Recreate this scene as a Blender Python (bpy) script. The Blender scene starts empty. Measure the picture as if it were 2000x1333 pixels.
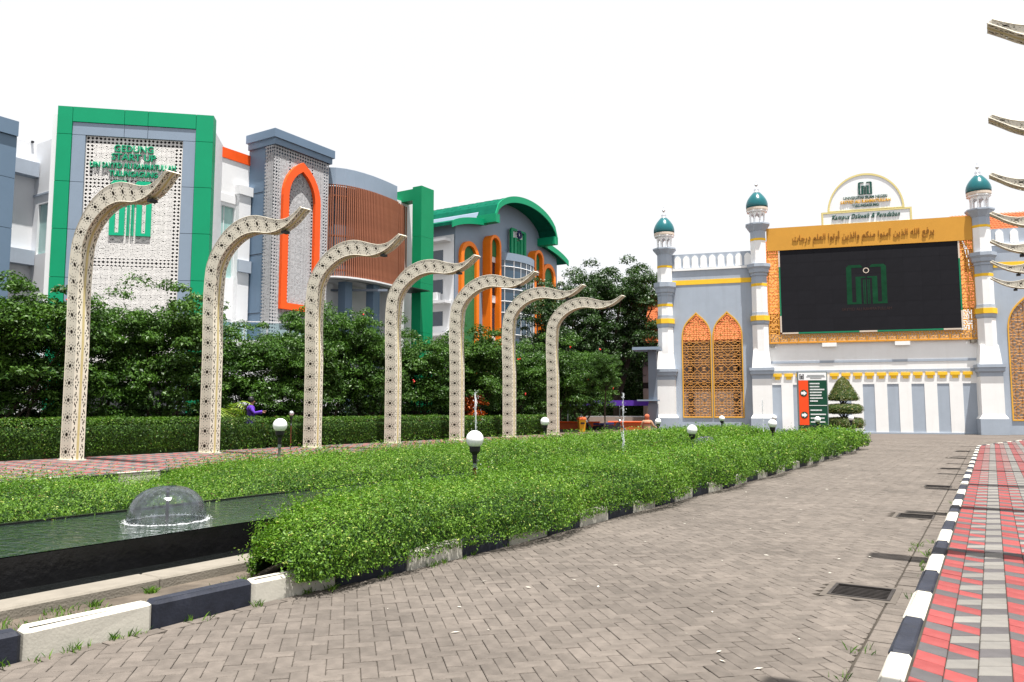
import bpy, bmesh, math, random
import numpy as np
from mathutils import Vector, Matrix, Quaternion
from mathutils.geometry import tessellate_polygon
random.seed(7); rng = np.random.default_rng(7)
R = math.radians
sc = bpy.context.scene
C = sc.collection

# ------------------------------------------------------------------ camera, sky, sun, exposure
cam = bpy.data.cameras.new('camera'); cam_o = bpy.data.objects.new('camera', cam); C.objects.link(cam_o)
cam_o.location = (0, 0, 1.6); cam_o.rotation_euler = (R(90 + 5.108), 0, 0)
cam.sensor_width = 36; cam.lens = 27.0; cam.clip_start = 0.05; cam.clip_end = 3000
sc.camera = cam_o
SUN_AZ, SUN_EL = 152.0, 77.0          # azimuth clockwise from +Y
w = bpy.data.worlds.new('World'); sc.world = w; w.use_nodes = True
nt = w.node_tree; nt.nodes.clear()
sky = nt.nodes.new('ShaderNodeTexSky'); sky.sky_type = 'NISHITA'; sky.sun_disc = False
sky.sun_elevation = R(SUN_EL); sky.sun_rotation = R(SUN_AZ)
sky.air_density = 1.0; sky.dust_density = 3.0; sky.ozone_density = 1.0
veil = nt.nodes.new('ShaderNodeMixRGB'); veil.inputs[0].default_value = 0.9       # thin bright cloud veil over the whole sky
veil.inputs[2].default_value = (6.0, 6.0, 6.05, 1)
nt.links.new(sky.outputs[0], veil.inputs[1])
bg = nt.nodes.new('ShaderNodeBackground'); bg.inputs[1].default_value = 0.0865
nt.links.new(veil.outputs[0], bg.inputs[0])
wo = nt.nodes.new('ShaderNodeOutputWorld'); nt.links.new(bg.outputs[0], wo.inputs[0])
sun = bpy.data.lights.new('sun', 'SUN'); sun.energy = 5.0; sun.angle = R(0.53); sun.color = (1.0, 0.965, 0.91)
sun_o = bpy.data.objects.new('sun', sun); C.objects.link(sun_o)
sv = Vector((math.sin(R(SUN_AZ)) * math.cos(R(SUN_EL)), math.cos(R(SUN_AZ)) * math.cos(R(SUN_EL)), math.sin(R(SUN_EL))))
sun_o.rotation_euler = sv.to_track_quat('Z', 'Y').to_euler(); sun_o.location = (0, 0, 60)
vs = sc.view_settings; vs.view_transform = 'Standard'; vs.look = 'None'; vs.gamma = 1; vs.use_curve_mapping = False
vs.exposure = 1.06
sc.cycles.max_bounces = 8; sc.cycles.transparent_max_bounces = 12; sc.cycles.caustics_reflective = False; sc.cycles.caustics_refractive = False

# ------------------------------------------------------------------ helpers
def link(o, parent=None):
    C.objects.link(o)
    if parent is not None: o.parent = parent
    return o
def tag(o, label=None, cat=None, group=None, kind=None):
    if label: o['label'] = label
    if cat: o['category'] = cat
    if group: o['group'] = group
    if kind: o['kind'] = kind
    return o
def thing(name, label, cat, loc=(0, 0, 0), rz=0.0, group=None):
    o = bpy.data.objects.new(name, None); C.objects.link(o); o.empty_display_size = .2
    o.location = loc; o.rotation_euler = (0, 0, rz)
    return tag(o, label, cat, group)
def copy_tree(o, parent=None):
    c = o.copy(); C.objects.link(c)
    if parent is not None: c.parent = parent
    for ch in list(o.children): copy_tree(ch, c)
    return c
class MB:
    def __init__(s): s.v = []; s.f = []; s.m = []; s.cur = 0
    def add(s, vs, fs):
        b = len(s.v); s.v += [tuple(p) for p in vs]
        for f in fs: s.f.append([b + i for i in f]); s.m.append(s.cur)
        return s
    def box(s, x0, x1, y0, y1, z0, z1):
        return s.add([(x0,y0,z0),(x1,y0,z0),(x1,y1,z0),(x0,y1,z0),(x0,y0,z1),(x1,y0,z1),(x1,y1,z1),(x0,y1,z1)],
                     [(0,3,2,1),(4,5,6,7),(0,1,5,4),(1,2,6,5),(2,3,7,6),(3,0,4,7)])
    def bbox(s, x0, x1, y0, y1, z0, z1, c=.01):       # box with chamfered upright and top edges
        def ring(d, z): return [(x0+d,y0,z),(x1-d,y0,z),(x1,y0+d,z),(x1,y1-d,z),(x1-d,y1,z),(x0+d,y1,z),(x0,y1-d,z),(x0,y0+d,z)]
        def ringin(z): return [(x0+c,y0+c,z),(x1-c,y0+c,z),(x1-c,y0+c,z),(x1-c,y1-c,z),(x1-c,y1-c,z),(x0+c,y1-c,z),(x0+c,y1-c,z),(x0+c,y0+c,z)]
        b = len(s.v); s.v += ring(c, z0) + ring(c, z1 - c) + ringin(z1)
        for i in range(8):
            j = (i + 1) % 8
            s.f.append([b+i,b+j,b+8+j,b+8+i]); s.m.append(s.cur)
            s.f.append([b+8+i,b+8+j,b+16+j,b+16+i]); s.m.append(s.cur)
        s.f.append([b+16+i for i in (0,1,3,5)]); s.m.append(s.cur)
        return s
    def tube(s, pts, rad, n=8, cap=True):
        rad = rad if hasattr(rad, '__len__') else [rad] * len(pts)
        pts = [Vector(p) for p in pts]; b = len(s.v); k = len(pts)
        for i, p in enumerate(pts):
            d = (pts[min(i+1,k-1)] - pts[max(i-1,0)]).normalized()
            a = Vector((0,0,1)) if abs(d.z) < .9 else Vector((1,0,0))
            x = d.cross(a).normalized(); y = d.cross(x)
            for j in range(n):
                t = 2*math.pi*j/n; s.v.append(tuple(p + (x*math.cos(t) + y*math.sin(t))*rad[i]))
        for i in range(k-1):
            for j in range(n):
                j2 = (j+1) % n; s.f.append([b+i*n+j, b+i*n+j2, b+(i+1)*n+j2, b+(i+1)*n+j]); s.m.append(s.cur)
        if cap:
            s.f.append([b+j for j in range(n)]); s.m.append(s.cur); s.f.append([b+(k-1)*n+j for j in reversed(range(n))]); s.m.append(s.cur)
        return s
    def lathe(s, prof, n=24, cx=0, cy=0, rot=0.0, cap=True):   # prof: (radius, z)
        b = len(s.v)
        for r, z in prof:
            for j in range(n):
                t = 2*math.pi*j/n + rot; s.v.append((cx + r*math.cos(t), cy + r*math.sin(t), z))
        for i in range(len(prof)-1):
            for j in range(n):
                j2 = (j+1) % n; s.f.append([b+i*n+j, b+i*n+j2, b+(i+1)*n+j2, b+(i+1)*n+j]); s.m.append(s.cur)
        if cap:
            s.f.append([b+j for j in reversed(range(n))]); s.m.append(s.cur)
            s.f.append([b+(len(prof)-1)*n+j for j in range(n)]); s.m.append(s.cur)
        return s
    def poly(s, outer, holes=(), y0=0.0, y1=.1):     # outline in x,z extruded from y0 (front) to y1
        loops = [list(outer)] + [list(h) for h in holes]
        flat = [p for l in loops for p in l]; n = len(flat); b = len(s.v)
        s.v += [(p[0], y0, p[1]) for p in flat] + [(p[0], y1, p[1]) for p in flat]
        for t in tessellate_polygon([[Vector((p[0], p[1], 0)) for p in l] for l in loops]):
            a, bb, c = t
            A, B, D = flat[a], flat[bb], flat[c]
            if (B[0]-A[0])*(D[1]-A[1]) - (B[1]-A[1])*(D[0]-A[0]) < 0: a, c = c, a
            s.f.append([b+a, b+bb, b+c]); s.m.append(s.cur); s.f.append([b+n+c, b+n+bb, b+n+a]); s.m.append(s.cur)
        k = 0
        for li, l in enumerate(loops):
            ar = sum(l[i][0]*l[(i+1)%len(l)][1] - l[(i+1)%len(l)][0]*l[i][1] for i in range(len(l)))
            ccw = ar > 0
            if li > 0: ccw = not ccw
            for i in range(len(l)):
                a, c = b+k+i, b+k+(i+1) % len(l)
                s.f.append([a, a+n, c+n, c] if ccw else [a, c, c+n, a+n]); s.m.append(s.cur)
            k += len(l)
        return s
    def build(s, name, mat, parent=None, smooth=False, loc=None, rz=None):
        me = bpy.data.meshes.new(name); me.from_pydata(s.v, [], s.f)
        mats = mat if isinstance(mat, (list, tuple)) else [mat]
        for m in mats: me.materials.append(m)
        if len(mats) > 1: me.polygons.foreach_set('material_index', s.m)
        if smooth: me.polygons.foreach_set('use_smooth', [True]*len(me.polygons))
        me.update()
        o = bpy.data.objects.new(name, me); link(o, parent)
        if loc: o.location = loc
        if rz is not None: o.rotation_euler = (0, 0, rz)
        return o
def np_mesh(name, V, F, mats, tint=None, mi=None, smooth=False):
    V = np.asarray(V, np.float32); F = np.asarray(F, np.int32); k = F.shape[1]
    me = bpy.data.meshes.new(name); me.vertices.add(len(V)); me.vertices.foreach_set('co', V.ravel())
    me.loops.add(F.size); me.loops.foreach_set('vertex_index', F.ravel())
    me.polygons.add(len(F)); me.polygons.foreach_set('loop_start', np.arange(0, F.size, k, dtype=np.int32))
    for m in (mats if isinstance(mats, (list, tuple)) else [mats]): me.materials.append(m)
    if mi is not None: me.polygons.foreach_set('material_index', np.asarray(mi, np.int32))
    if smooth: me.polygons.foreach_set('use_smooth', np.ones(len(F), bool))
    me.update(calc_edges=True)
    if tint is not None:
        a = me.attributes.new('tint', 'FLOAT', 'FACE'); a.data.foreach_set('value', np.asarray(tint, np.float32))
    return me
def np_obj(name, me, parent=None, **kw):
    o = bpy.data.objects.new(name, me); link(o, parent)
    if kw: tag(o, **kw)
    return o

# ------------------------------------------------------------------ materials
def mat(name, col, rough=.7, var=.08, scale=3.0, bump=0.0, bscale=40.0, metal=0.0, spec=.25, tint=None, rand=0.0, stain=0.0, stain_col=(.12,.1,.07), coat=0.0, emit=None, macro=0.0, streak=(1.6,1.6,.35)):
    m = bpy.data.materials.new(name); m.use_nodes = True; n = m.node_tree; N = n.nodes; L = n.links
    p = N['Principled BSDF']; p.inputs['Roughness'].default_value = rough; p.inputs['Metallic'].default_value = metal
    p.inputs['Specular IOR Level'].default_value = spec; p.inputs['Coat Weight'].default_value = coat
    tc = N.new('ShaderNodeTexCoord'); obj = tc.outputs['Object']
    nz = N.new('ShaderNodeTexNoise'); nz.inputs['Scale'].default_value = scale; nz.inputs['Detail'].default_value = 6; nz.inputs['Roughness'].default_value = .65
    L.new(obj, nz.inputs['Vector'])
    mr = N.new('ShaderNodeMapRange'); mr.inputs[1].default_value = .3; mr.inputs[2].default_value = .7; mr.inputs[3].default_value = 1 - var; mr.inputs[4].default_value = 1 + var
    L.new(nz.outputs[0], mr.inputs[0])
    val = mr.outputs[0]
    if tint is not None or rand:
        if tint is not None:
            a = N.new('ShaderNodeAttribute'); a.attribute_name = 'tint'; src = a.outputs['Fac']; amt = tint
        else:
            a = N.new('ShaderNodeObjectInfo'); src = a.outputs['Random']; amt = rand
        m2 = N.new('ShaderNodeMapRange'); m2.inputs[3].default_value = 1 - amt; m2.inputs[4].default_value = 1 + amt; L.new(src, m2.inputs[0])
        mu = N.new('ShaderNodeMath'); mu.operation = 'MULTIPLY'; L.new(val, mu.inputs[0]); L.new(m2.outputs[0], mu.inputs[1]); val = mu.outputs[0]
    if macro:
        ge = N.new('ShaderNodeNewGeometry'); n3 = N.new('ShaderNodeTexNoise'); n3.inputs['Scale'].default_value = .55; n3.inputs['Detail'].default_value = 7; n3.inputs['Roughness'].default_value = .6; L.new(ge.outputs['Position'], n3.inputs['Vector'])
        m3 = N.new('ShaderNodeMapRange'); m3.inputs[1].default_value = .33; m3.inputs[2].default_value = .67; m3.inputs[3].default_value = 1 - macro; m3.inputs[4].default_value = 1 + macro; L.new(n3.outputs[0], m3.inputs[0])
        mu3 = N.new('ShaderNodeMath'); mu3.operation = 'MULTIPLY'; L.new(val, mu3.inputs[0]); L.new(m3.outputs[0], mu3.inputs[1]); val = mu3.outputs[0]
    mx = N.new('ShaderNodeVectorMath'); mx.operation = 'SCALE'; mx.inputs[0].default_value = col[:3]; L.new(val, mx.inputs['Scale'])
    out = mx.outputs[0]
    if stain:
        s2 = N.new('ShaderNodeTexNoise'); s2.inputs['Scale'].default_value = scale * .45; s2.inputs['Detail'].default_value = 8; s2.inputs['Roughness'].default_value = .72
        mp = N.new('ShaderNodeMapping'); mp.inputs['Scale'].default_value = streak; L.new(obj, mp.inputs[0]); L.new(mp.outputs[0], s2.inputs['Vector'])
        r2 = N.new('ShaderNodeMapRange'); r2.inputs[1].default_value = .52; r2.inputs[2].default_value = .8; r2.inputs[4].default_value = stain; L.new(s2.outputs[0], r2.inputs[0])
        mi = N.new('ShaderNodeMixRGB'); L.new(r2.outputs[0], mi.inputs[0]); L.new(out, mi.inputs[1]); mi.inputs[2].default_value = (*stain_col, 1); out = mi.outputs[0]
    L.new(out, p.inputs['Base Color'])
    if bump:
        nb = N.new('ShaderNodeTexNoise'); nb.inputs['Scale'].default_value = bscale; nb.inputs['Detail'].default_value = 5; L.new(obj, nb.inputs['Vector'])
        bp = N.new('ShaderNodeBump'); bp.inputs['Strength'].default_value = bump; bp.inputs['Distance'].default_value = .02; L.new(nb.outputs[0], bp.inputs['Height']); L.new(bp.outputs[0], p.inputs['Normal'])
    if emit:
        p.inputs['Emission Color'].default_value = (*emit[:3], 1); p.inputs['Emission Strength'].default_value = emit[3]
    return m
def leafmat(name, dark, light, trans=.25, rough=.45, spec=.4):
    m = bpy.data.materials.new(name); m.use_nodes = True; n = m.node_tree; N = n.nodes; L = n.links
    p = N['Principled BSDF']; p.inputs['Roughness'].default_value = rough; p.inputs['Specular IOR Level'].default_value = spec
    a = N.new('ShaderNodeAttribute'); a.attribute_name = 'tint'
    mx = N.new('ShaderNodeValToRGB'); L.new(a.outputs['Fac'], mx.inputs[0]); el = mx.color_ramp.elements      # dry, dark, light and pale leaves
    el[0].position = .0; el[0].color = (.10, .065, .02, 1); el[1].position = 1.0; el[1].color = (min(.6, light[0]*2.6), min(.6, light[1]*1.6), light[2]*4, 1)
    for pos, cc in ((.015, (.10, .065, .02)), (.03, dark), (.90, light), (.975, light)):
        e_ = el.new(pos); e_.color = (*cc, 1)
    L.new(mx.outputs[0], p.inputs['Base Color'])
    t = N.new('ShaderNodeBsdfTranslucent'); hs = N.new('ShaderNodeMixRGB'); hs.blend_type = 'MULTIPLY'; hs.inputs[0].default_value = 1; hs.inputs[2].default_value = (1.0, 1.25, .45, 1)
    L.new(mx.outputs[0], hs.inputs[1]); L.new(hs.outputs[0], t.inputs[0])
    ms = N.new('ShaderNodeMixShader'); ms.inputs[0].default_value = trans; L.new(p.outputs[0], ms.inputs[1]); L.new(t.outputs[0], ms.inputs[2])
    L.new(ms.outputs[0], N['Material Output'].inputs[0])
    return m
M = {}
M['paver'] = mat('paver', (.121,.104,.090), .85, .2, 9, .5, 120, macro=.17, tint=.15, stain=.3, stain_col=(.08,.07,.062))
M['paver_one'] = mat('paver_one', (.121,.104,.090), .85, .2, 9, .5, 120, macro=.17, rand=.15, stain=.35, stain_col=(.10,.085,.075))
M['forecourt'] = mat('forecourt', (.112,.095,.083), .9, .12, 9, .2, 60, macro=.15)
M['joint'] = mat('joint', (.045,.038,.03), .95, .4, 4)
M['ground'] = mat('ground', (.118,.1,.087), .9, .15, .6, .1, 30, stain=.2)
M['concrete'] = mat('concrete', (.2,.18,.15), .85, .12, 5, .3, 60, stain=.35, stain_col=(.1,.09,.07))
M['dirt'] = mat('dirt', (.1,.082,.064), .95, .45, 3, .6, 25, stain=.7, stain_col=(.035,.03,.025))
M['kerb_white'] = mat('kerb_white', (.46,.44,.385), .75, .1, 6, .1, 50, stain=.35, stain_col=(.3,.27,.2))
M['kerb_black'] = mat('kerb_black', (.016,.019,.03), .6, .35, 6, .12, 50, stain=.3, stain_col=(.09,.09,.1))
M['tile_red'] = mat('tile_red', (.21,.043,.042), .8, .14, 6, .12, 90, macro=.1, tint=.12, stain=.22, stain_col=(.19,.13,.12))
M['tile_light'] = mat('tile_light', (.16,.152,.14), .8, .12, 6, .12, 90, macro=.1, tint=.1, stain=.2)
M['tile_dark'] = mat('tile_dark', (.074,.069,.071), .8, .14, 6, .12, 90, macro=.1, tint=.1)
M['tile_red_one'] = mat('tile_red_one', (.21,.043,.042), .8, .14, 6, .12, 90, macro=.1, rand=.12, stain=.22, stain_col=(.19,.13,.12))
M['tile_light_one'] = mat('tile_light_one', (.16,.152,.14), .8, .12, 6, .12, 90, macro=.1, rand=.1, stain=.2)
M['tile_dark_one'] = mat('tile_dark_one', (.074,.069,.071), .8, .14, 6, .12, 90, macro=.1, rand=.1)
M['white'] = mat('white_paint', (.83,.83,.825), .75, .03, 1.2, .1, 60, stain=.22, stain_col=(.55,.53,.49), streak=(3.5,3.5,.22))
M['white2'] = mat('white_wall_paint', (.72,.725,.74), .75, .03, .8, .1, 60, stain=.2, stain_col=(.58,.57,.55), streak=(3,3,.2))
M['grey'] = mat('grey_paint', (.355,.405,.475), .75, .05, 1.2, .1, 60, stain=.3, stain_col=(.2,.22,.25), streak=(3.5,3.5,.22))
M['grey_dark'] = mat('dark_grey_paint', (.16,.185,.23), .65, .06, 1.2, .08, 60)
M['yellow'] = mat('yellow_paint', (.86,.52,.035), .65, .06, 3)
M['clad_grey'] = mat('blue_grey_cladding', (.125,.185,.265), .5, .05, .7, spec=.25)
M['clad_grey2'] = mat('grey_cladding', (.225,.285,.365), .5, .04, .7, spec=.25)
M['clad_green'] = mat('green_cladding', (.002,.27,.125), .5, .05, .7, spec=.2)
M['clad_dkgreen'] = mat('dark_green_cladding', (.002,.23,.095), .5, .06, .7, spec=.2)
M['roof_green'] = mat('green_roof', (.006,.1,.062), .9, .18, 1.5, spec=.02)
M['orange'] = mat('orange_cladding', (.8,.095,.012), .42, .05, 1.5)
M['orange2'] = mat('bright_orange_render', (.85,.2,.008), .5, .06, 1.0)
M['moss'] = mat('green_mosaic', (.035,.16,.055), .7, .5, 12)
M['lattice'] = mat('perforated_panel', (.56,.545,.53), .6, .06, 2)
M['lattice2'] = mat('grey_perforated_panel', (.3,.3,.31), .6, .08, 2)
M['lattice_dark'] = mat('panel_backing', (.06,.062,.068), .8, .1, 2)
M['lattice_grey'] = mat('grey_backing', (.22,.24,.28), .8, .1, 2)
M['col'] = mat('cream_metal', (.65,.61,.51), .55, .06, 3, spec=.25, stain=.12, stain_col=(.3,.25,.17))
M['col_core'] = mat('column_core', (.05,.042,.03), .8, .2, 3)  # dark tone stands for the shade inside the hollow columns
M['gold'] = mat('gold_strip', (.5,.42,.2), .45, .08, 4)
M['brown'] = mat('brown_slat', (.3,.115,.065), .55, .12, 3)
M['glass'] = mat('dark_window_glass', (.02,.035,.06), .06, .15, .4, spec=.8)
M['glass_blue'] = mat('blue_curtain_glass', (.02,.055,.095), .05, .35, .35, spec=.9)
M['glass_aqua'] = mat('aqua_window_glass', (.3,.47,.45), .12, .08, .4, spec=.7)
M['dome'] = mat('teal_dome', (.004,.1,.115), .22, .1, 3, spec=.45)
M['silver'] = mat('silver', (.72,.72,.74), .25, .05, 3, metal=.9)
M['gold_panel'] = mat('ochre_board', (.58,.285,.04), .5, .05, .8)
M['gold_lat'] = mat('ochre_lattice', (.6,.27,.035), .55, .08, 2)
M['screen'] = mat('led_screen', (.012,.012,.015), .85, .1, .5, spec=.1)
M['screen_module'] = mat('led_module', (.013,.013,.0165), .8, .12, .8, spec=.12, rand=.06)
M['screen_green'] = mat('led_logo', (.006,.045,.02), .85, .3, 1.5, spec=.1, emit=(.01,.14,.05,.03))
M['screen_text'] = mat('led_text', (.05,.03,.028), .85, .2, 2, spec=.1)
M['frame_green'] = mat('green_trim', (.008,.19,.09), .5, .05, 2)
M['frame_cream'] = mat('cream_trim', (.62,.53,.44), .5, .05, 2)
M['cream_edge'] = mat('pale_yellow_trim', (.68,.58,.25), .5, .05, 2)
M['letters_green'] = mat('green_letters', (.003,.3,.15), .45, .05, 2)
M['letters_dark'] = mat('dark_green_letters', (.008,.075,.055), .5, .05, 2)
M['letters_yellow'] = mat('yellow_letters', (.72,.4,.03), .5, .05, 2)
M['letters_brown'] = mat('carved_letters', (.26,.11,.015), .6, .2, 3)
M['logo_green'] = mat('logo_green', (.004,.38,.2), .4, .05, 2)
M['win_lat'] = mat('window_lattice', (.33,.145,.03), .6, .1, 2)
M['win_frame'] = mat('window_frame', (.68,.36,.045), .5, .05, 2)
M['rooftile'] = mat('clay_roof_tile', (.42,.11,.035), .8, .3, 6, .2, 30, stain=.3)
M['back_wall'] = mat('old_plaster', (.3,.235,.2), .8, .12, 1.5)
M['dark'] = mat('dark_void', (.02,.014,.012), .9, .2, 2)
M['globe'] = mat('opal_globe', (.82,.83,.84), .25, .01, 2, spec=.5)
M['black'] = mat('black_metal', (.016,.016,.018), .45, .2, 4)
M['pole'] = mat('lamp_pole', (.12,.13,.12), .5, .2, 6, metal=.3)
M['rust'] = mat('rusty_pole', (.11,.03,.014), .8, .4, 12)
M['drain_concrete'] = mat('drain_concrete', (.095,.082,.07), .9, .2, 8, .2, 40, stain=.4)
M['iron'] = mat('drain_iron', (.03,.026,.024), .75, .4, 12)
M['poolblack'] = mat('black_stone', (.006,.006,.007), .25, .4, 5, .3, 18, spec=.5)
M['bark'] = mat('bark', (.055,.042,.03), .9, .35, 5, .8, 18)
M['sign_white'] = mat('sign_white', (.8,.81,.82), .6, .03, 2)
M['sign_red'] = mat('sign_red', (.8,.07,.012), .5, .04, 2)
M['sign_green'] = mat('sign_green', (.004,.055,.028), .5, .08, 2)
M['steel'] = mat('steel_edge', (.2,.24,.24), .4, .05, 2, metal=.5)
M['flower'] = mat('red_flower', (.6,.02,.012), .6, .2, 6)
M['leaf_bed'] = leafmat('bed_leaf', (.018,.066,.008), (.145,.272,.027), .28, .5, .25)
M['leaf_hedge'] = leafmat('hedge_leaf', (.011,.034,.005), (.075,.16,.015), .18, .5, .2)
M['leaf_tree'] = leafmat('tree_leaf', (.02,.056,.010), (.095,.195,.03), .22, .42, .25)
M['leaf_tree2'] = leafmat('light_tree_leaf', (.018,.052,.009), (.09,.18,.027), .2, .45, .22)
M['leaf_far'] = leafmat('far_tree_leaf', (.016,.042,.010), (.05,.11,.02), .18)
M['leaf_top'] = leafmat('topiary_leaf', (.03,.055,.008), (.15,.16,.02), .15)
M['leaf_palm'] = leafmat('palm_leaf', (.06,.13,.015), (.28,.36,.05), .3)
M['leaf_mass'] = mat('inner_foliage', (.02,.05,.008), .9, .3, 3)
M['skin'] = mat('skin', (.33,.18,.11), .55, .05, 8)
M['peach'] = mat('peach_cloth', (.40,.235,.15), .85, .1, 6, .3, 50)
M['peach2'] = mat('rose_scarf', (.42,.11,.055), .85, .1, 6, .3, 50)
M['purple'] = mat('purple_cloth', (.09,.03,.33), .8, .12, 5)
M['navy'] = mat('navy_cloth', (.02,.02,.08), .85, .12, 5)
M['bench_orange'] = mat('orange_plaster', (.55,.11,.035), .8, .15, 3)
M['bin_yellow'] = mat('yellow_plastic', (.65,.33,.015), .5, .1, 4)
M['bin_blue'] = mat('blue_plastic', (.05,.13,.35), .45, .1, 4)
def water_mat(name, col, bscale, strength):
    m = mat(name, col, .04, .25, 1.2, spec=.5); n = m.node_tree; N = n.nodes; L = n.links
    tc = N.new('ShaderNodeTexCoord'); mp = N.new('ShaderNodeMapping'); mp.inputs['Scale'].default_value = (1, 1.7, 1); L.new(tc.outputs['Object'], mp.inputs[0])
    a = N.new('ShaderNodeTexNoise'); a.inputs['Scale'].default_value = bscale; a.inputs['Detail'].default_value = 4; a.inputs['Distortion'].default_value = .8; L.new(mp.outputs[0], a.inputs['Vector'])
    b = N.new('ShaderNodeBump'); b.inputs['Strength'].default_value = strength; b.inputs['Distance'].default_value = .05; L.new(a.outputs[0], b.inputs['Height']); L.new(b.outputs[0], N['Principled BSDF'].inputs['Normal'])
    return m
M['water'] = water_mat('pool_water', (.012,.024,.016), 7, .45)
M['water2'] = water_mat('channel_water', (.006,.007,.007), 12, .5)
def shell_water():
    m = bpy.data.materials.new('water_film'); m.use_nodes = True; n = m.node_tree; N = n.nodes; L = n.links; N.remove(N['Principled BSDF'])
    tc = N.new('ShaderNodeTexCoord'); mp = N.new('ShaderNodeMapping'); mp.inputs['Scale'].default_value = (1.2, 1.2, .25); L.new(tc.outputs['Object'], mp.inputs[0])
    nz = N.new('ShaderNodeTexNoise'); nz.inputs['Scale'].default_value = 16; nz.inputs['Detail'].default_value = 5; L.new(mp.outputs[0], nz.inputs['Vector'])
    bp = N.new('ShaderNodeBump'); bp.inputs['Strength'].default_value = .3; bp.inputs['Distance'].default_value = .02; L.new(nz.outputs[0], bp.inputs['Height'])
    t = N.new('ShaderNodeBsdfTransparent'); t.inputs[0].default_value = (.9,.92,.95,1)
    g = N.new('ShaderNodeBsdfGlossy'); g.inputs['Roughness'].default_value = .06; L.new(bp.outputs[0], g.inputs['Normal'])
    d = N.new('ShaderNodeBsdfDiffuse'); d.inputs[0].default_value = (.22,.25,.32,1)
    lw = N.new('ShaderNodeLayerWeight'); lw.inputs[0].default_value = .35; L.new(bp.outputs[0], lw.inputs['Normal'])
    m1 = N.new('ShaderNodeMixShader'); L.new(t.outputs[0], m1.inputs[1]); L.new(g.outputs[0], m1.inputs[2])
    mr = N.new('ShaderNodeMapRange'); mr.inputs[3].default_value = .05; mr.inputs[4].default_value = .8; L.new(lw.outputs['Fresnel'], mr.inputs[0]); L.new(mr.outputs[0], m1.inputs[0])
    m2 = N.new('ShaderNodeMixShader'); r2 = N.new('ShaderNodeMapRange'); r2.inputs[1].default_value = .42; r2.inputs[2].default_value = .75; r2.inputs[3].default_value = .03; r2.inputs[4].default_value = .2
    L.new(nz.outputs[0], r2.inputs[0]); L.new(r2.outputs[0], m2.inputs[0]); L.new(m1.outputs[0], m2.inputs[1]); L.new(d.outputs[0], m2.inputs[2])
    L.new(m2.outputs[0], N['Material Output'].inputs[0]); return m
M['film'] = shell_water()
def froth():
    m = bpy.data.materials.new('froth'); m.use_nodes = True; N = m.node_tree.nodes; L = m.node_tree.links; p = N['Principled BSDF']; p.inputs['Base Color'].default_value = (.8,.83,.87,1); p.inputs['Roughness'].default_value = .25
    tc = N.new('ShaderNodeTexCoord'); nz = N.new('ShaderNodeTexNoise'); nz.inputs['Scale'].default_value = 30; nz.inputs['Detail'].default_value = 6; L.new(tc.outputs['Object'], nz.inputs['Vector'])
    r = N.new('ShaderNodeMapRange'); r.inputs[1].default_value = .4; r.inputs[2].default_value = .65; r.inputs[3].default_value = .12; r.inputs[4].default_value = .85; L.new(nz.outputs[0], r.inputs[0])
    t = N.new('ShaderNodeBsdfTransparent'); mx = N.new('ShaderNodeMixShader'); L.new(r.outputs[0], mx.inputs[0]); L.new(t.outputs[0], mx.inputs[1]); L.new(p.outputs[0], mx.inputs[2]); L.new(mx.outputs[0], N['Material Output'].inputs[0]); return m
M['froth'] = froth()
M['foam'] = mat('white_water', (.8,.82,.85), .3, .05, 5, spec=.6)

# ------------------------------------------------------------------ frames of the place
def dn(az): return np.array([math.sin(R(az)), math.cos(R(az))]), np.array([math.cos(R(az)), -math.sin(R(az))])
dR, nR = dn(31.9); dI, nI = dn(33.0); dL, nL = dn(34.3)     # right pavement, island, left colonnade
def W(fr, s, t): d, n = fr; return n * s + d * t
FR, FI, FL = (dR, nR), (dI, nI), (dL, nL)
def ST(fr, p): d, n = fr; return float(p @ n), float(p @ d)

# ------------------------------------------------------------------ ground and road
MB().add([(-400,-60,-.31),(400,-60,-.31),(400,700,-.31),(-400,700,-.31)], [(0,1,2,3)]).build('ground', M['ground'])['kind'] = 'structure'
def sk(t):      # island kerb line, distance across (frame I) by distance along
    return float(np.interp(t, [0, 2.4, 4.3, 6, 7.8, 15, 25, 33, 60], [-5.62, -5.39, -5.33, -5.14, -5.06, -5.0, -5.06, -5.25, -5.6]))
road = MB()
pl = [W(FI, sk(t) - .02, t) for t in np.linspace(-1, 33.6, 24)] + [W(FI, -13.2, 36.5), W(FI, -13.2, 60), W(FR, 12, 66)]
pr = [W(FR, -.6, -1), W(FR, -.6, 37.3), W(FR, -.6, 37.4) + np.array([math.sin(R(44)), math.cos(R(44))]) * 14]
outl = [tuple(p) for p in pl] + [tuple(p) for p in reversed(pr)]
GR = [(-1.05, 7.52), (-1.05, 13.2), (-1.03, 18.5), (-1.03, 24.2), (-1.03, 29.6), (-1.03, 34.4)]     # drain grates stand in a row along the gutter
holes = [[tuple(W(FR, s + x, t + y)) for x, y in ((-.23,-.23),(-.23,.23),(.23,.23),(.23,-.23))] for s, t in GR]
allp = outl + [p for h_ in holes for p in h_]
tri = tessellate_polygon([[Vector((p[0], p[1], 0)) for p in outl]] + [[Vector((p[0], p[1], 0)) for p in h_] for h_ in holes])
road.add([(p[0], p[1], -.012) for p in allp], [t if (Vector((*allp[t[1]],0))-Vector((*allp[t[0]],0))).cross(Vector((*allp[t[2]],0))-Vector((*allp[t[0]],0))).z > 0 else t[::-1] for t in tri])
road_o = road.build('road', M['joint']); road_o['kind'] = 'structure'
fc = [W(FI, -13.2, 46.4), W(FI, 6.5, 46.4), W(FI, 16, 62), W(FI, -13.2, 62)]
MB().add([(p[0], p[1], -.007) for p in fc], [(0,1,2,3)]).build('forecourt', M['forecourt'])['kind'] = 'structure'
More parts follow.
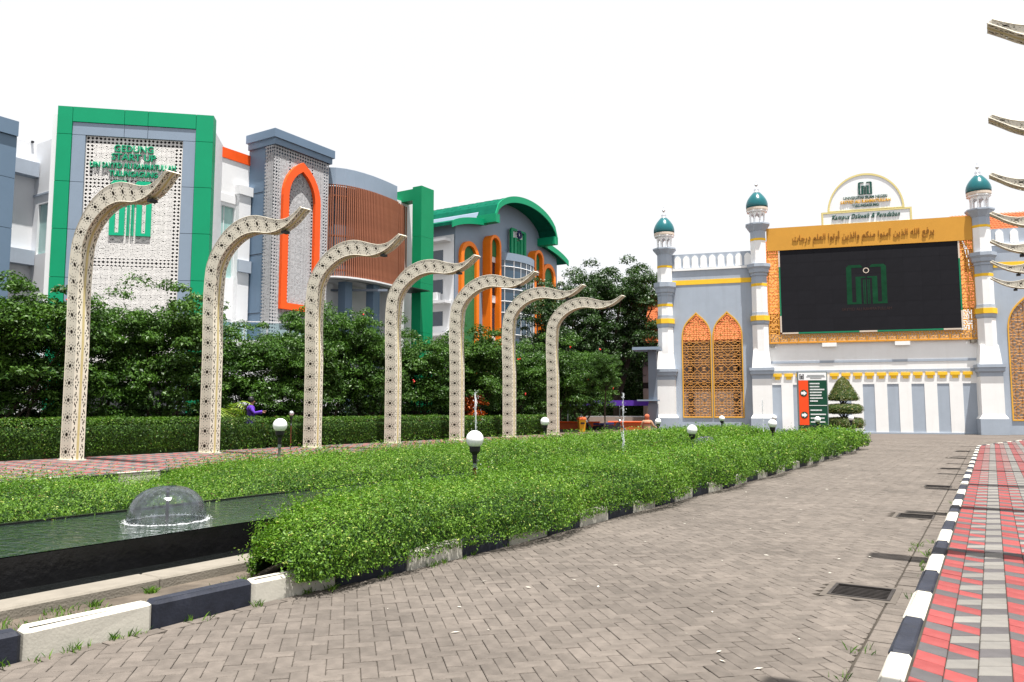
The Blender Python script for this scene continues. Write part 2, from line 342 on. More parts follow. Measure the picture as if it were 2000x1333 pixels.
def clip(poly, a, b, keep):     # keep points with a.p >= b (keep=1) or <= b
    out = []; n = len(poly); sgn = 1 if keep > 0 else -1
    for i in range(n):
        p, q = poly[i], poly[(i+1) % n]; dp, dq = sgn*(a @ p - b), sgn*(a @ q - b)
        if dp >= 0: out.append(p)
        if dp * dq < 0: out.append(p + (q - p) * (dp / (dp - dq)))
    return out
def area(p): return .5*abs(sum(p[i][0]*p[(i+1)%len(p)][1]-p[(i+1)%len(p)][0]*p[i][1] for i in range(len(p))))
class Pieces:       # many flat paving pieces in one mesh, each with its own bevelled edge, height and tint
    def __init__(s): s.v = []; s.f = []; s.t = []; s.m = []
    def add(s, poly, z, gap=.005, ch=.006, m=0, drop=.014):
        c = sum(poly) / len(poly); n = len(poly)
        if sum(poly[i][0]*poly[(i+1)%n][1]-poly[(i+1)%n][0]*poly[i][1] for i in range(n)) < 0: poly = poly[::-1]
        b = len(s.v); tx, ty = random.gauss(0, .004), random.gauss(0, .004); tint = random.random()
        def ring(g, zz):
            for p in poly:
                r = p - c; l = math.hypot(*r); k = max(.2, 1 - g * 1.35 / max(l, .02)); q = c + r * k
                s.v.append((q[0], q[1], zz + (q[0]-c[0])*tx + (q[1]-c[1])*ty))
        ring(gap*.5, z - drop); ring(gap*.5, z - ch*.6); ring(gap*.5 + ch, z)
        for k in (0, 1):
            for i in range(n):
                j = (i+1) % n; s.f.append([b+k*n+i, b+k*n+j, b+(k+1)*n+j, b+(k+1)*n+i]); s.t.append(tint); s.m.append(m)
        s.f.append([b+2*n+i for i in range(n)]); s.t.append(tint); s.m.append(m)
    def build(s, name, mats, parent):
        me = bpy.data.meshes.new(name); me.from_pydata(s.v, [], s.f)
        for m in mats: me.materials.append(m)
        me.polygons.foreach_set('material_index', s.m); me.update()
        a = me.attributes.new('tint', 'FLOAT', 'FACE'); a.data.foreach_set('value', s.t)
        o = bpy.data.objects.new(name, me); link(o, parent); o['kind'] = 'stuff'; return o
def inview(p, m=1.05): return p[1] > 1.9 and abs(p[0]) / p[1] < m
def in_grate(c, m=.0):
    s, t = ST(FR, c); return any(abs(s - a) < .31 + m and abs(t - b) < .33 + m for a, b in GR)
# herringbone clay pavers, laid at 45 degrees to the kerb
pw = .105; ang = 33.0 - 45.0; e1, e2 = dn(ang)[1], dn(ang)[0]     # e1 across, e2 along
pcs = Pieces(); cand = []; BK = W(FR, -.62, 37.4); N44 = np.array([math.cos(R(44)), -math.sin(R(44))])
for i in range(-330, 520):
    for j in range(-160, 520):
        m4 = (i - j) % 4
        if m4 not in (0, 3): continue
        a0 = np.array([i, j]) * pw
        sz = (2, 1) if m4 == 0 else (1, 2)
        cc = e1 * (a0[0] + sz[0]*pw/2) + e2 * (a0[1] + sz[1]*pw/2)
        if not inview(cc) or cc[1] > 50: continue
        s_i, t_i = float(cc @ nI), float(cc @ dI); s_r = float(cc @ nR)
        t_r = float(cc @ dR); bent = t_r > 37.2 and float((cc - BK) @ N44) < -.08
        if (s_r > -.82 + .12 and not bent) or t_i > 47: continue
        lim = sk(t_i) + .125 if t_i < 33.6 else -12.5
        if s_i < lim - .12: continue
        if in_grate(cc): continue
        P = [e1*(a0[0]+u*pw) + e2*(a0[1]+v*pw) for u, v in ((0,0),(sz[0],0),sz,(0,sz[1]))]
        full = True
        if s_r > -.82 - .13 and not bent: P = clip(P, nR, -.825, -1); full = False
        if s_i < lim + .13 and P: P = clip(P, nI, lim, 1); full = False
        if len(P) < 3 or area(P) < .0015: continue
        cand.append((math.hypot(*cc), full, m4, cc, P))
cand.sort(key=lambda c: c[0])
def paver_mesh(wd, ln, matl, name, ch=.006, gap=.005):
    p = Pieces(); p.add([np.array([-ln/2,-wd/2]), np.array([ln/2,-wd/2]), np.array([ln/2,wd/2]), np.array([-ln/2,wd/2])], 0, gap, ch)
    me = bpy.data.meshes.new(name); me.from_pydata(p.v, [], p.f); me.materials.append(matl); me.update(); return me
pav_me = [paver_mesh(pw, 2*pw, M['paver_one'], 'paver') for _ in range(4)]
k = 0
for dist, full, m4, cc, P in cand:
    if full and k < 290 and cc[1] > 3.9 and abs(cc[0])/cc[1] < .7:
        o = bpy.data.objects.new('paver', random.choice(pav_me)); link(o, road_o); k += 1
        o.location = (cc[0], cc[1], random.gauss(0, .0012)); o.rotation_euler = (0, 0, R(-ang) + (0 if m4 == 0 else R(90)) + random.gauss(0, .008))
    else: pcs.add(P, random.gauss(0, .0012))
# header course along the island kerb and soldier course along the right gutter
t = .5
while t < 33.4:
    s0 = sk(t + .1); P = [W(FI, s0 + a, t + b) for a, b in ((.006,0),(.118,0),(.118,.205),(.006,.205))]
    if inview(P[0]): pcs.add(P, 0)
    t += .212
t = 2.5
while t < 46:
    if t < 37.3:
        P = [W(FR, a, t + b) for a, b in ((-.815,0),(-.625,0),(-.625,.102),(-.815,.102))]
        if inview(P[0]): pcs.add(P, random.gauss(-.002, .002))
    t += .106
pcs.build('pavers', [M['paver']], road_o)
# drain grates
for i, (s, t) in enumerate(GR):
    lab = ['iron drain grate nearest the camera, weeds sprouting in it', 'second iron drain grate along the right gutter', 'third iron drain grate along the right gutter', 'fourth iron drain grate along the right gutter', 'fifth iron drain grate along the right gutter', 'farthest iron drain grate near the end of the gutter'][i]
    p = W(FR, s, t); g = thing('drain_grate', lab, 'drain', (p[0], p[1], 0), R(-31.9), 'drain grates along the right gutter')
    b = MB(); a = .22
    for (x0, x1, y0, y1) in ((-.30,.30,-.32,-a-.03),(-.30,.30,a+.03,.32),(-.30,-a-.03,-a-.03,a+.03),(a+.03,.30,-a-.03,a+.03)): b.box(x0, x1, y0, y1, -.05, .002)
    b.build('concrete_surround', M['drain_concrete'], g)
    b = MB(); b.box(-a-.028, a+.028, -a-.028, -a, -.03, .006); b.box(-a-.028, a+.028, a, a+.028, -.03, .006); b.box(-a-.028, -a, -a, a, -.03, .006); b.box(a, a+.028, -a, a, -.03, .006)
    b.build('frame', M['iron'], g); b = MB()
    for q in ((-a,-a+.002,-a,a),(a-.002,a,-a,a),(-a+.002,a-.002,-a,-a+.002),(-a+.002,a-.002,a-.002,a)): b.box(*q, -.295, -.032)
    b.build('pit_wall', M['dark'], g)
    MB().box(-a, a, -a, a, -.3, -.296).build('pit', M['dark'], g)
    bar = None
    for kx in range(7):
        x = -a + .055 + kx * .055
        if bar is None: bar = MB().box(-a, a, -.007, .007, -.03, -.006).build('bar', M['iron'], g, loc=(0, x, 0))
        else:
            o = bar.copy(); link(o, g); o.location = (0, x, 0)

# ------------------------------------------------------------------ kerbs
def kerb_run(parent, length, hgt, wid, path, t0, t1, first_black):
    me = {}
    for c in ('kerb_black', 'kerb_white'):
        vv = []
        for q in range(3):
            b = MB(); b.bbox(0, wid, .004, length - .004, -.05, hgt, .028)
            for iv, v in enumerate(b.v):
                b.v[iv] = (v[0] + random.gauss(0, .003), v[1], v[2] + (random.gauss(0, .003) if v[2] > 0 else 0))
            mm = bpy.data.meshes.new('kerb_stone'); mm.from_pydata(b.v, [], b.f); mm.materials.append(M[c]); mm.update(); vv.append(mm)
        me[c] = vv
    t = t0; blk = first_black
    while t < t1:
        p, az = path(t); p2, _ = path(t + length); az = math.degrees(math.atan2(p2[0]-p[0], p2[1]-p[1]))
        o = bpy.data.objects.new('kerb_stone', random.choice(me['kerb_black' if blk else 'kerb_white'])); link(o, parent)
        o.location = (p[0], p[1], random.gauss(0, .003)); o.rotation_euler = (0, 0, R(-az)); t += length; blk = not blk
def kerb_base(name, pts, wid, z=.0):
    b = MB(); L = [np.array(p) for p in pts]
    for a, c in zip(L[:-1], L[1:]):
        d = (c - a) / np.linalg.norm(c - a); n = np.array([d[1], -d[0]]) * wid
        b.add([(*a, z), (*c, z), (*(c + n), z), (*(a + n), z)], [(0, 3, 2, 1)])
    o = b.build(name, M['joint']); o['kind'] = 'structure'; return o
def pathR(t):
    if t <= 37.4: return W(FR, -.62, t), 31.9
    return W(FR, -.62, 37.4) + np.array([math.sin(R(44)), math.cos(R(44))]) * (t - 37.4), 44
ko = kerb_base('right_kerb', [pathR(2.4)[0], pathR(37.4)[0], pathR(50)[0]], .15, -.04)
kerb_run(ko, .952, .12, .15, pathR, 5.39 - .952*3, 49, False)
def pathI(t): return W(FI, sk(t) - .15, t), 33
ko = kerb_base('island_kerb', [pathI(t)[0] for t in np.linspace(.8, 33, 12)], .15, -.04)
kerb_run(ko, .868, .19, .15, pathI, 2.56 - .868*2, 33, False)
def pathW(t): return W(FL, -16.05, t), 34.3
ko = kerb_base('left_kerb', [pathW(0)[0], pathW(44)[0]], .15, -.04)
kerb_run(ko, .95, .285, .15, pathW, 8.76 - .95*8, 44, False)

# ------------------------------------------------------------------ pavements of three-coloured rhombus tiles
def tile_run(pc, fr, s0, ncol, t0, t1, z, pred, single=None, nmax=0):
    l = .19; wd = l * math.sin(R(60)); out = []
    for j in range(ncol):
        a, b = s0 + j*wd, s0 + (j+1)*wd; k3 = j % 3; off = (0, .3, .1)[k3] * l
        n0 = int((t0) / (3*l)); n1 = int(t1 / (3*l))
        for q in range(n0, n1):
            T = q*3*l + off
            if k3 == 0: pieces = [('r', (0,l), (-l/2, l/2)), ('r', (l,2*l), (l/2,1.5*l)), ('d', (2*l,3*l), (1.5*l,2.5*l))]
            elif k3 == 2: pieces = [('l', (0,l), (l/2,1.5*l)), ('l', (l,2*l), (1.5*l,2.5*l)), ('d', (2*l,3*l), (2.5*l,3.5*l))]
            else: pieces = [('l', (0,l), (l/2,1.5*l)), ('d', (l,2*l), (1.5*l,1.5*l)), ('r', (2*l,3*l), (1.5*l,2.5*l)), ('d', (3*l,3*l), (2.5*l,3.5*l))]
            for c, L, Rr in pieces:
                st = [(a, T+L[0])] + [(b, T+Rr[0])] + ([(b, T+Rr[1])] if Rr[1] != Rr[0] else []) + ([(a, T+L[1])] if L[1] != L[0] else [])
                P = [W(fr, *x) for x in st]; cc = sum(P) / len(P)
                if pred(cc): out.append((math.hypot(*cc), c, (k3, c, len(P), L, Rr), P, cc))
    out.sort(key=lambda x: x[0]); cache = {}; k = 0
    az = math.degrees(math.atan2(fr[0][0], fr[0][1]))
    for dist, c, key, P, cc in out:
        if single is not None and k < nmax and cc[1] > 4.0 and cc[0]/cc[1] < .69:
            if key not in cache:
                p = Pieces(); p.add([np.array([float((x-cc) @ fr[1]), float((x-cc) @ fr[0])]) for x in P], 0, .006, .005)
                nm = {'r': 'red_tile', 'l': 'light_tile', 'd': 'dark_tile'}[c]
                me = bpy.data.meshes.new(nm); me.from_pydata(p.v, [], p.f); me.materials.append(M[{'r':'tile_red_one','l':'tile_light_one','d':'tile_dark_one'}[c]]); me.update(); cache[key] = (nm, me)
            nm, me = cache[key]; o = bpy.data.objects.new(nm, me); link(o, single); k += 1
            o.location = (cc[0], cc[1], z + random.gauss(0, .001)); o.rotation_euler = (0, 0, R(-az))
        else: pc.add(P, z + random.gauss(0, .001), .006, .005, {'r':0,'l':1,'d':2}[c])
TM = [M['tile_red'], M['tile_light'], M['tile_dark']]
edge = [pathR(t)[0] + nR*.14 for t in (1.5, 37.3, 52)] + [W(FR, 14, 60), W(FR, 14, 1.5)]
pv = MB().add([(p[0], p[1], .108) for p in edge], [tuple(range(len(edge)))[::-1]]).build('right_pavement', M['joint']); pv['kind'] = 'structure'
pc = Pieces()
def okR(c):
    s, t = ST(FR, c)
    if t > 37.0:
        b = pathR(37.4)[0]; dd = c - b; n44 = np.array([math.cos(R(44)), -math.sin(R(44))])
        if dd @ n44 < .18: return False
    return c[1] > 2.2 and c[0]/c[1] < 1.0
tile_run(pc, FR, -.465, 40, 1.7, 46, .12, okR, pv, 290)
pc.build('tiles', TM, pv)
lp = [W(FL, -15.92, -4), W(FL, -15.92, 46), W(FL, -40, 46), W(FL, -40, -4)]
pv2 = MB().add([(p[0], p[1], .268) for p in lp], [(0,1,2,3)]).build('left_pavement', M['joint']); pv2['kind'] = 'structure'
pc = Pieces()
tile_run(pc, FL, -22.3, 39, 1, 46, .28, lambda c: inview(c, .75) and ST(FL, c)[0] < -15.95)
pc.build('tiles', TM, pv2)

# ------------------------------------------------------------------ island: soil, coping, pool, channel
isl = MB(); pts = [W(FI, sk(t) - .14, t) for t in np.linspace(0, 33.4, 16)] + [W(FI, -6.5, 35.6), W(FI, -9, 36.4), W(FI, -11.5, 35.8)] + [W(FI, -12.6, t) for t in (33, 20, 10, 0)]
tri = tessellate_polygon([[Vector((p[0], p[1], 0)) for p in pts]])
isl.add([(p[0], p[1], .085) for p in pts], [t for t in tri]); 
isl_o = isl.build('island_soil', M['dirt']); isl_o['kind'] = 'structure'
def strip(name, s0, s1, t0, t1, z0, z1, m, ch=.012, n=1, parent=None):
    b = MB()
    for i in range(n):
        a, c = t0 + (t1-t0)*i/n, t0 + (t1-t0)*(i+1)/n
        b.bbox(s0, s1, a + (.003 if n > 1 else 0), c - (.003 if n > 1 else 0), z0, z1, ch)
    o = b.build(name, m, parent); o.rotation_euler = (0, 0, R(-33)); return o
tag(strip('stone_coping', -6.47, -6.15, .2, 33, -.05, .175, M['concrete'], .015, 26), 'low beige stone coping along the water channel', 'coping')
pool = thing('long_pool', 'long raised pool with black stone sides and rippling dark water', 'pool', (0, 0, 0), R(-33))
MB().box(-7.14, -7.07, -1, 34, -.05, .372).build('front_wall', M['poolblack'], pool)
MB().box(-9.07, -9.0, -1, 34, -.05, .40).build('back_wall', M['poolblack'], pool)
MB().box(-9.0, -7.14, 34, 34.1, -.05, .40).build('end_wall', M['poolblack'], pool)
wt = MB(); wt.add([(-9.0,-1,.38),(-7.075,-1,.38),(-7.075,34,.38),(-9.0,34,.38)], [(0,1,2,3)]); wt.build('water_surface', M['water'], pool)
ch = MB().add([(-7.07,-1,.0),(-6.47,-1,.0),(-6.47,33,.0),(-7.07,33,.0)], [(0,1,2,3)]).build('water', M['water2']); ch.rotation_euler = (0,0,R(-33)); ch['kind'] = 'structure'
ch.location = (0, 0, .095)
# dome fountains
def dome_fountain(st, r, h, label, spray):
    p = W(FI, *st); t = thing('dome_fountain', label, 'fountain', (p[0], p[1], .38), 0, 'water bell fountains in the pool')
    prof = [(r*1.0, .0)] + [(r*math.sin(R(a))**.8, h*math.cos(R(a))**.85) for a in (88, 82, 75, 66, 56, 46, 36, 26, 16, 8, 3)]
    MB().lathe(prof, 40, cap=False).build('water_bell', M['film'], t, True)
    MB().tube([(0,0,-.05),(0,0,h*.96)], .018, 8).lathe([(.05,h*.93),(.06,h*.95),(.02,h*.99)], 10).build('nozzle', M['black'], t, True)
    b = MB()
    for i in range(spray):
        a = random.uniform(0, 6.283); rr = r * random.gauss(1.03, .07); z = abs(random.gauss(0, .016)); q = random.uniform(.0015, .0045)
        x, y = rr*math.cos(a), rr*math.sin(a)
        b.add([(x-q,y,z),(x+q,y,z),(x,y-q,z),(x,y+q,z),(x,y,z-q),(x,y,z+q*1.4)], [(0,2,5),(2,1,5),(1,3,5),(3,0,5)])
    fo = MB(); n_ = 72; rads = [(r*.97, .003), (r*1.02, .012), (r*1.07, .003)]
    for rr, z in rads:
        for i in range(n_):
            a = 6.2832*i/n_; fo.v.append((rr*math.cos(a)*(1+random.gauss(0,.025)), rr*math.sin(a)*(1+random.gauss(0,.025)), z*random.uniform(.4,1.4)))
    for k_ in range(2):
        for i in range(n_):
            j = (i+1) % n_; fo.f.append([k_*n_+i, k_*n_+j, (k_+1)*n_+j, (k_+1)*n_+i]); fo.m.append(0)
    fo.build('splash_ring', M['froth'], t, True)
    b.build('spray', M['foam'], t)
dome_fountain((-7.9, 5.16), .41, .38, 'clear water bell fountain in the near end of the pool', 420)
dome_fountain((-8.05, 23.5), .42, .4, 'water bell fountain far along the pool', 60)
dome_fountain((-8.05, 33.3), .42, .4, 'farthest water bell fountain before the signboard', 60)
def jet(st, ztop, label, z0=.38):
    p = W(FI, *st); b = MB()
    for k in range(4):          # ragged strands of water, thin below, torn apart near the top
        hz = ztop - abs(random.gauss(0, .12)) - (.35*k if k > 1 else 0); ph = random.uniform(0, 6.28); n = 22; pts = []; rad = []
        for i in range(n):
            u = i/(n-1); sp = .008 + .05*(1-u)**2*(k > 0) + .035*max(0, u-.7)*(k+1)
            pts.append((math.cos(ph)*sp + random.gauss(0, .007), math.sin(ph)*sp + random.gauss(0, .007), z0 + (hz-z0)*u)); rad.append(max(.003, (.010 + .022*max(0, u-.72) + random.gauss(0, .0035))))
        b.tube(pts, rad, 6)
    for i in range(70):
        u = random.random()**.6; z = z0 + (ztop-z0)*u; wdt = .03 + .05*(1-u); x, y = random.gauss(0, wdt), random.gauss(0, wdt); q = random.uniform(.003, .008); e = q*random.uniform(1, 3)
        b.add([(x-q,y,z),(x+q,y,z),(x,y-q,z),(x,y+q,z),(x,y,z-e),(x,y,z+e)], [(0,2,5),(2,1,5),(1,3,5),(3,0,5),(2,0,4),(1,2,4),(3,1,4),(0,3,4)])
    o = b.build('fountain_jet', M['froth'], None, True); o.location = (p[0], p[1], 0); tag(o, label, 'fountain', 'upright fountain jets in the pool')
jet((-8.0, 11.15), 1.95, 'white fountain jet rising beside the nearest island lamp')
jet((-8.0, 17.3), 2.02, 'white fountain jet in front of the seated person')
jet((-8.0, 29.9), 2.02, 'thin fountain jet seen against the white pedestal of the middle minaret')

# ------------------------------------------------------------------ planting
def leaf_quads(P, N, size, asp=.5, fold=.25, jit=.7):
    n = len(P); N = N + rng.normal(0, jit, (n, 3)); N /= np.linalg.norm(N, axis=1, keepdims=True) + 1e-9
    a = rng.normal(0, 1, (n, 3)); T = np.cross(N, a); T /= np.linalg.norm(T, axis=1, keepdims=True) + 1e-9; B = np.cross(N, T)
    s = size[:, None]; wv = s * asp
    v0 = P - T*s*.5; v2 = P + T*s*.5 - N*s*.12; v1 = P + B*wv*.5 + N*s*fold*.3; v3 = P - B*wv*.5 + N*s*fold*.3
    V = np.stack([v0, v1, v2, v3], 1).reshape(-1, 3); F = np.arange(4*n, dtype=np.int32).reshape(-1, 4)
    return V, F
def wav(x, y, sc_, seed):
    r = np.random.default_rng(seed); o = 0
    for k in range(7):
        a = r.uniform(0, 6.28); f = sc_ * r.uniform(.5, 2.2); o = o + np.sin((x*math.cos(a) + y*math.sin(a))*f + r.uniform(0, 6.28))
    return o / 7
def bed(name, label, fr, s0f, s1f, t0, t1, z0, hf, m, dens, seed, lsize, ends=.7, wilds=0.0, pw_=.55, sprig=0, rough=1.0, upb=(.3, 1.0), jit=.6):
    """rounded planted bank: leaves spread over and just inside a bumpy rounded-box surface"""
    d, n = fr; Vs = []; Fs = []; Ts = []; Mi = []; nv = 0
    def surf(T, TH, k=1.0):
        s0, s1 = s0f(T), s1f(T); e = np.clip(np.minimum((T - t0), (t1 - T)) / ends, 0.001, 1); e = (1 - (1-e)**2)**.5
        c = (s0+s1)/2; hw = (s1-s0)/2
        cs, sn = np.cos(TH), np.sin(TH)
        bump = 1 + .16*rough*wav(T*1.0, TH*hw*1.2, 2.6, seed) + .10*rough*wav(T, TH*hw, 8, seed+1) + .15*rough*wav(T, TH*hw, 24, seed+2)
        S = c + hw*np.sign(cs)*np.abs(cs)**pw_ * (.45+.55*e) * k * (1 + .06*rough*wav(T, TH*2, 5, seed+3) + .035*rough*wav(T, TH*2, 22, seed+5))
        Z = z0 + hf(T) * np.abs(sn)**pw_ * (.35+.65*e) * k * bump
        return S, Z
    zones = [(a, b, de, ls) for (a, b, de, ls) in dens]
    for a, b, de, ls in zones:
        a, b = max(a, t0), min(b, t1)
        if b <= a: continue
        wdt = float(np.mean(s1f(np.array([a, b])) - s0f(np.array([a, b])))); ar = (b - a) * (wdt + 1.4*float(np.mean(hf(np.array([a, b])))))
        k = int(ar * de); T = rng.uniform(a, b, k)
        q_ = np.linspace(0.0, math.pi, 400); hm = float(np.mean(hf(np.array([a, b])))); sx_ = wdt/2*np.sign(np.cos(q_))*np.abs(np.cos(q_))**pw_; sz_ = hm*np.abs(np.sin(q_))**pw_
        al = np.r_[0, np.cumsum(np.hypot(np.diff(sx_), np.diff(sz_)))]; TH = np.interp(rng.random(k)*al[-1], al, q_); sh = rng.random(k)
        nsp = int(ar * sprig); spi = np.arange(k) < min(k, nsp*9)     # some leaves sit on upright sprigs that stand out of the bank
        if nsp:
            gi = (np.arange(k)//9)[spi]; tt_ = rng.uniform(a, b, nsp+1); th_ = np.interp(rng.random(nsp+1)*al[-1], al, q_); T[spi] = tt_[gi]; TH[spi] = th_[gi]; sh[spi] = 0
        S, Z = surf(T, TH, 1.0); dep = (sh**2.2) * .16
        S2, Z2 = surf(T, TH, .9); e = np.minimum(1, dep / .1)[:, None]
        P = np.stack([n[0]*S + d[0]*T, n[1]*S + d[1]*T, Z], 1); Pin = np.stack([n[0]*S2 + d[0]*T, n[1]*S2 + d[1]*T, Z2], 1)
        P = P*(1-e) + Pin*e
        nr = P - Pin; N = np.stack([n[0]*np.cos(TH)*.7, n[1]*np.cos(TH)*.7, np.abs(np.sin(TH))**2 * upb[1] + upb[0]], 1)
        if rough > .8:
            pat = wav(P[:,0]*1.0 + P[:,2]*.7, P[:,1] + P[:,2]*.9, 26, seed+11); drop = (pat < -.13) & (rng.random(k) < .75); P[drop] = P[drop]*.35 + Pin[drop]*.65
        P += rng.normal(0, .018, P.shape)
        if nsp:
            dv = rng.normal(0, .35, (nsp+1, 3)) + np.array([0, 0, 1.0]); dv[:, 0] += n[0]*np.cos(th_)*.7; dv[:, 1] += n[1]*np.cos(th_)*.7
            P[spi] += dv[gi] * (rng.random(int(spi.sum()))*np.repeat(rng.uniform(.04, .24, nsp+1), 9)[:0+int(spi.sum())])[:, None]
        if wilds:
            wl = rng.random(k) < wilds; P[wl, 2] += rng.random(wl.sum())**2 * .16
        V, F = leaf_quads(P, N, ls * rng.uniform(.5, 1.45, k), .46, .25, jit)
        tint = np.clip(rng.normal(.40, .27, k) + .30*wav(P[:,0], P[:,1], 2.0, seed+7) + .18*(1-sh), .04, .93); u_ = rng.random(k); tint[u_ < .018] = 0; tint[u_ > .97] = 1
        Vs.append(V); Fs.append(F + nv); nv += len(V); Ts.append(tint); Mi.append(np.zeros(k))
    gt = np.arange(t0 + .05, t1 - .04, .12); gth = np.linspace(0, math.pi, 22)
    TT, HH = np.meshgrid(gt, gth, indexing='ij'); S, Z = surf(TT.ravel(), HH.ravel(), .78)
    V = np.stack([n[0]*S + d[0]*TT.ravel(), n[1]*S + d[1]*TT.ravel(), Z], 1); a_, b_ = len(gt), len(gth)
    idx = np.arange(a_*b_).reshape(a_, b_); F = np.stack([idx[:-1,:-1], idx[1:,:-1], idx[1:,1:], idx[:-1,1:]], -1).reshape(-1, 4)
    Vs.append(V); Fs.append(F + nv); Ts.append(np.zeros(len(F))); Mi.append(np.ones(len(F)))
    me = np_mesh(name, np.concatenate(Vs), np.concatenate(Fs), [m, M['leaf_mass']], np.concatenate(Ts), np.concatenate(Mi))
    return np_obj(name, me, label=label)
cst = lambda v: (lambda T: np.full_like(np.asarray(T, float), v))
skv = np.vectorize(sk)
o = bed('ground_cover_plants', 'bright green leafy ground cover spilling over the road kerb of the island', FI, lambda T: np.interp(T, [4.7, 5.2, 6.5, 8], [-6.0, -6.2, -6.6, -7.0]), lambda T: skv(T) + .19 + .11*np.sin(T*1.7), 4.6, 34.6, .12, lambda T: .56 + .03*np.sin(T*1.3) - .12*np.exp(-((T-4.6)/.8)**2), M['leaf_bed'],
        [(4, 8, 7200, .028), (8, 12, 4800, .032), (12, 18, 2900, .041), (18, 26, 1700, .053), (26, 36, 1000, .07)], 11, .03, wilds=.03, sprig=150)
tag(o, cat='plants', kind='stuff')
o = bed('ground_cover_plants', 'bright green leafy ground cover along the far side of the long pool', FI, cst(-12.3), cst(-9.12), 1.5, 36.2, .12, lambda T: np.interp(T, [1, 5.8, 6.5, 7.2, 8.0, 14, 40], [.46, .48, .28, .30, .54, .56, .56]), M['leaf_bed'],
        [(1, 9, 5000, .03), (9, 14, 3300, .037), (14, 20, 2100, .046), (20, 28, 1400, .058), (28, 37, 900, .075)], 23, .03, wilds=.03, sprig=150)
tag(o, cat='plants', kind='stuff')
# grass tufts on the soil strip and in the gutter
def tufts(name, label, centres, hgt, n, m):
    P = []; 
    Vs = []; Fs = []; k = 0
    for (x, y, z, rad, cnt) in centres:
        for i in range(cnt):
            a = rng.uniform(0, 6.28); r = rad*math.sqrt(rng.random()); bx, by = x + r*math.cos(a), y + r*math.sin(a)
            h = hgt*rng.uniform(.4, 1.2); lean = rng.normal(0, .45, 2)*h; wv = rng.normal(0, 1, 2); wv = wv/np.linalg.norm(wv)*.0035
            Vs += [(bx-wv[0], by-wv[1], z), (bx+wv[0], by+wv[1], z), (bx+lean[0]*.5+wv[0]*.6, by+lean[1]*.5+wv[1]*.6, z+h*.65), (bx+lean[0], by+lean[1], z+h)]
            Fs.append((k, k+1, k+2, k+3)); k += 4
    me = np_mesh(name, np.array(Vs), np.array(Fs), m, rng.random(len(Fs))); return tag(np_obj(name, me), label, 'grass', kind='stuff')
cen = []
for i in range(26):
    t = random.uniform(1.6, 4.7); s = random.choice([sk(t) - .3, -5.8, -6.03, -6.06, sk(t) - .28]) + random.gauss(0, .03); p = W(FI, s, t); cen.append((p[0], p[1], .085, random.uniform(.04, .16), random.randint(30, 130)))
tufts('grass', 'short green grass tufts on the soil strip behind the near kerb', cen, .05, 0, M['leaf_bed'])
cen = []
for i in range(34):
    t = random.uniform(1.8, 8); p = W(FI, sk(t) + random.uniform(.0, .1), t); cen.append((p[0], p[1], -.008, random.uniform(.02, .07), random.randint(6, 30)))
for i in range(16):
    t = random.gauss(10.1, .5) if i < 9 else random.uniform(5, 20); p = W(FR, random.choice([-.82, -.64]) + random.gauss(0, .02), t); cen.append((p[0], p[1], -.008, random.uniform(.03, .1), random.randint(8, 30)))
tufts('weeds', 'thin weeds growing in the paving joints along the kerbs', cen, .06, 0, M['leaf_bed'])
# clipped hedge behind the colonnade
hl = lambda s, t: W(FL, s, t)
for hi, (ta, tb) in enumerate(((5.0, 17.5), (17.6, 28.0), (28.1, 36.8))):
    o = bed('clipped_hedge', ['dense clipped hedge behind the nearest pierced columns', 'dense clipped hedge behind the middle pierced columns', 'dense clipped hedge behind the farthest pierced columns'][hi], FL, cst(-23.4), cst(-22.0), ta, tb, .27, cst(1.08 - .03*hi), M['leaf_hedge'],
        [(4, 17, 1500, .058), (17, 27, 1000, .07), (27, 42, 700, .088)], 40 + hi*9, .05, ends=.25, pw_=.28, rough=.35, upb=(-.15, 1.3), jit=.42)
    tag(o, cat='hedge', group='clipped hedges behind the columns')
def crown(rx, ry, rz, ncl, per, lsize, m, seed, cl=.5, hollow=.55):
    r = np.random.default_rng(seed); Ps = []; Ns = []
    for i in range(ncl):
        v = r.normal(0, 1, 3); v /= np.linalg.norm(v); v = np.sign(v)*np.abs(v)**.62; v /= max(np.linalg.norm(v)*.86, 1e-6); rad = r.uniform(hollow, 1.0)
        c = v * rad * np.array([rx, ry, rz]); c *= 1 + .05*r.normal()
        cs = cl * r.uniform(.7, 1.3); q = r.normal(0, 1, (per, 3)); q /= np.linalg.norm(q, axis=1, keepdims=True)
        q[:, 2] = np.abs(q[:, 2])*1.0 - .25*(r.random(per) < .3)
        P = c + q * cs * r.uniform(.55, 1.05, (per, 1)) * np.array([1, 1, .75]); Ps.append(P); Ns.append(q*.8 + np.array([0, 0, .6]))
    P = np.concatenate(Ps); N = np.concatenate(Ns); k = len(P)
    V, F = leaf_quads(P, N, lsize * r.uniform(.6, 1.35, k), .45, .3, .55)
    cln = np.repeat(r.random(ncl), per)
    tint = np.clip(r.normal(.35, .2, k) + .35*(cln - .4), .04, .95)
    return np_mesh('crown', V, F, m, tint)
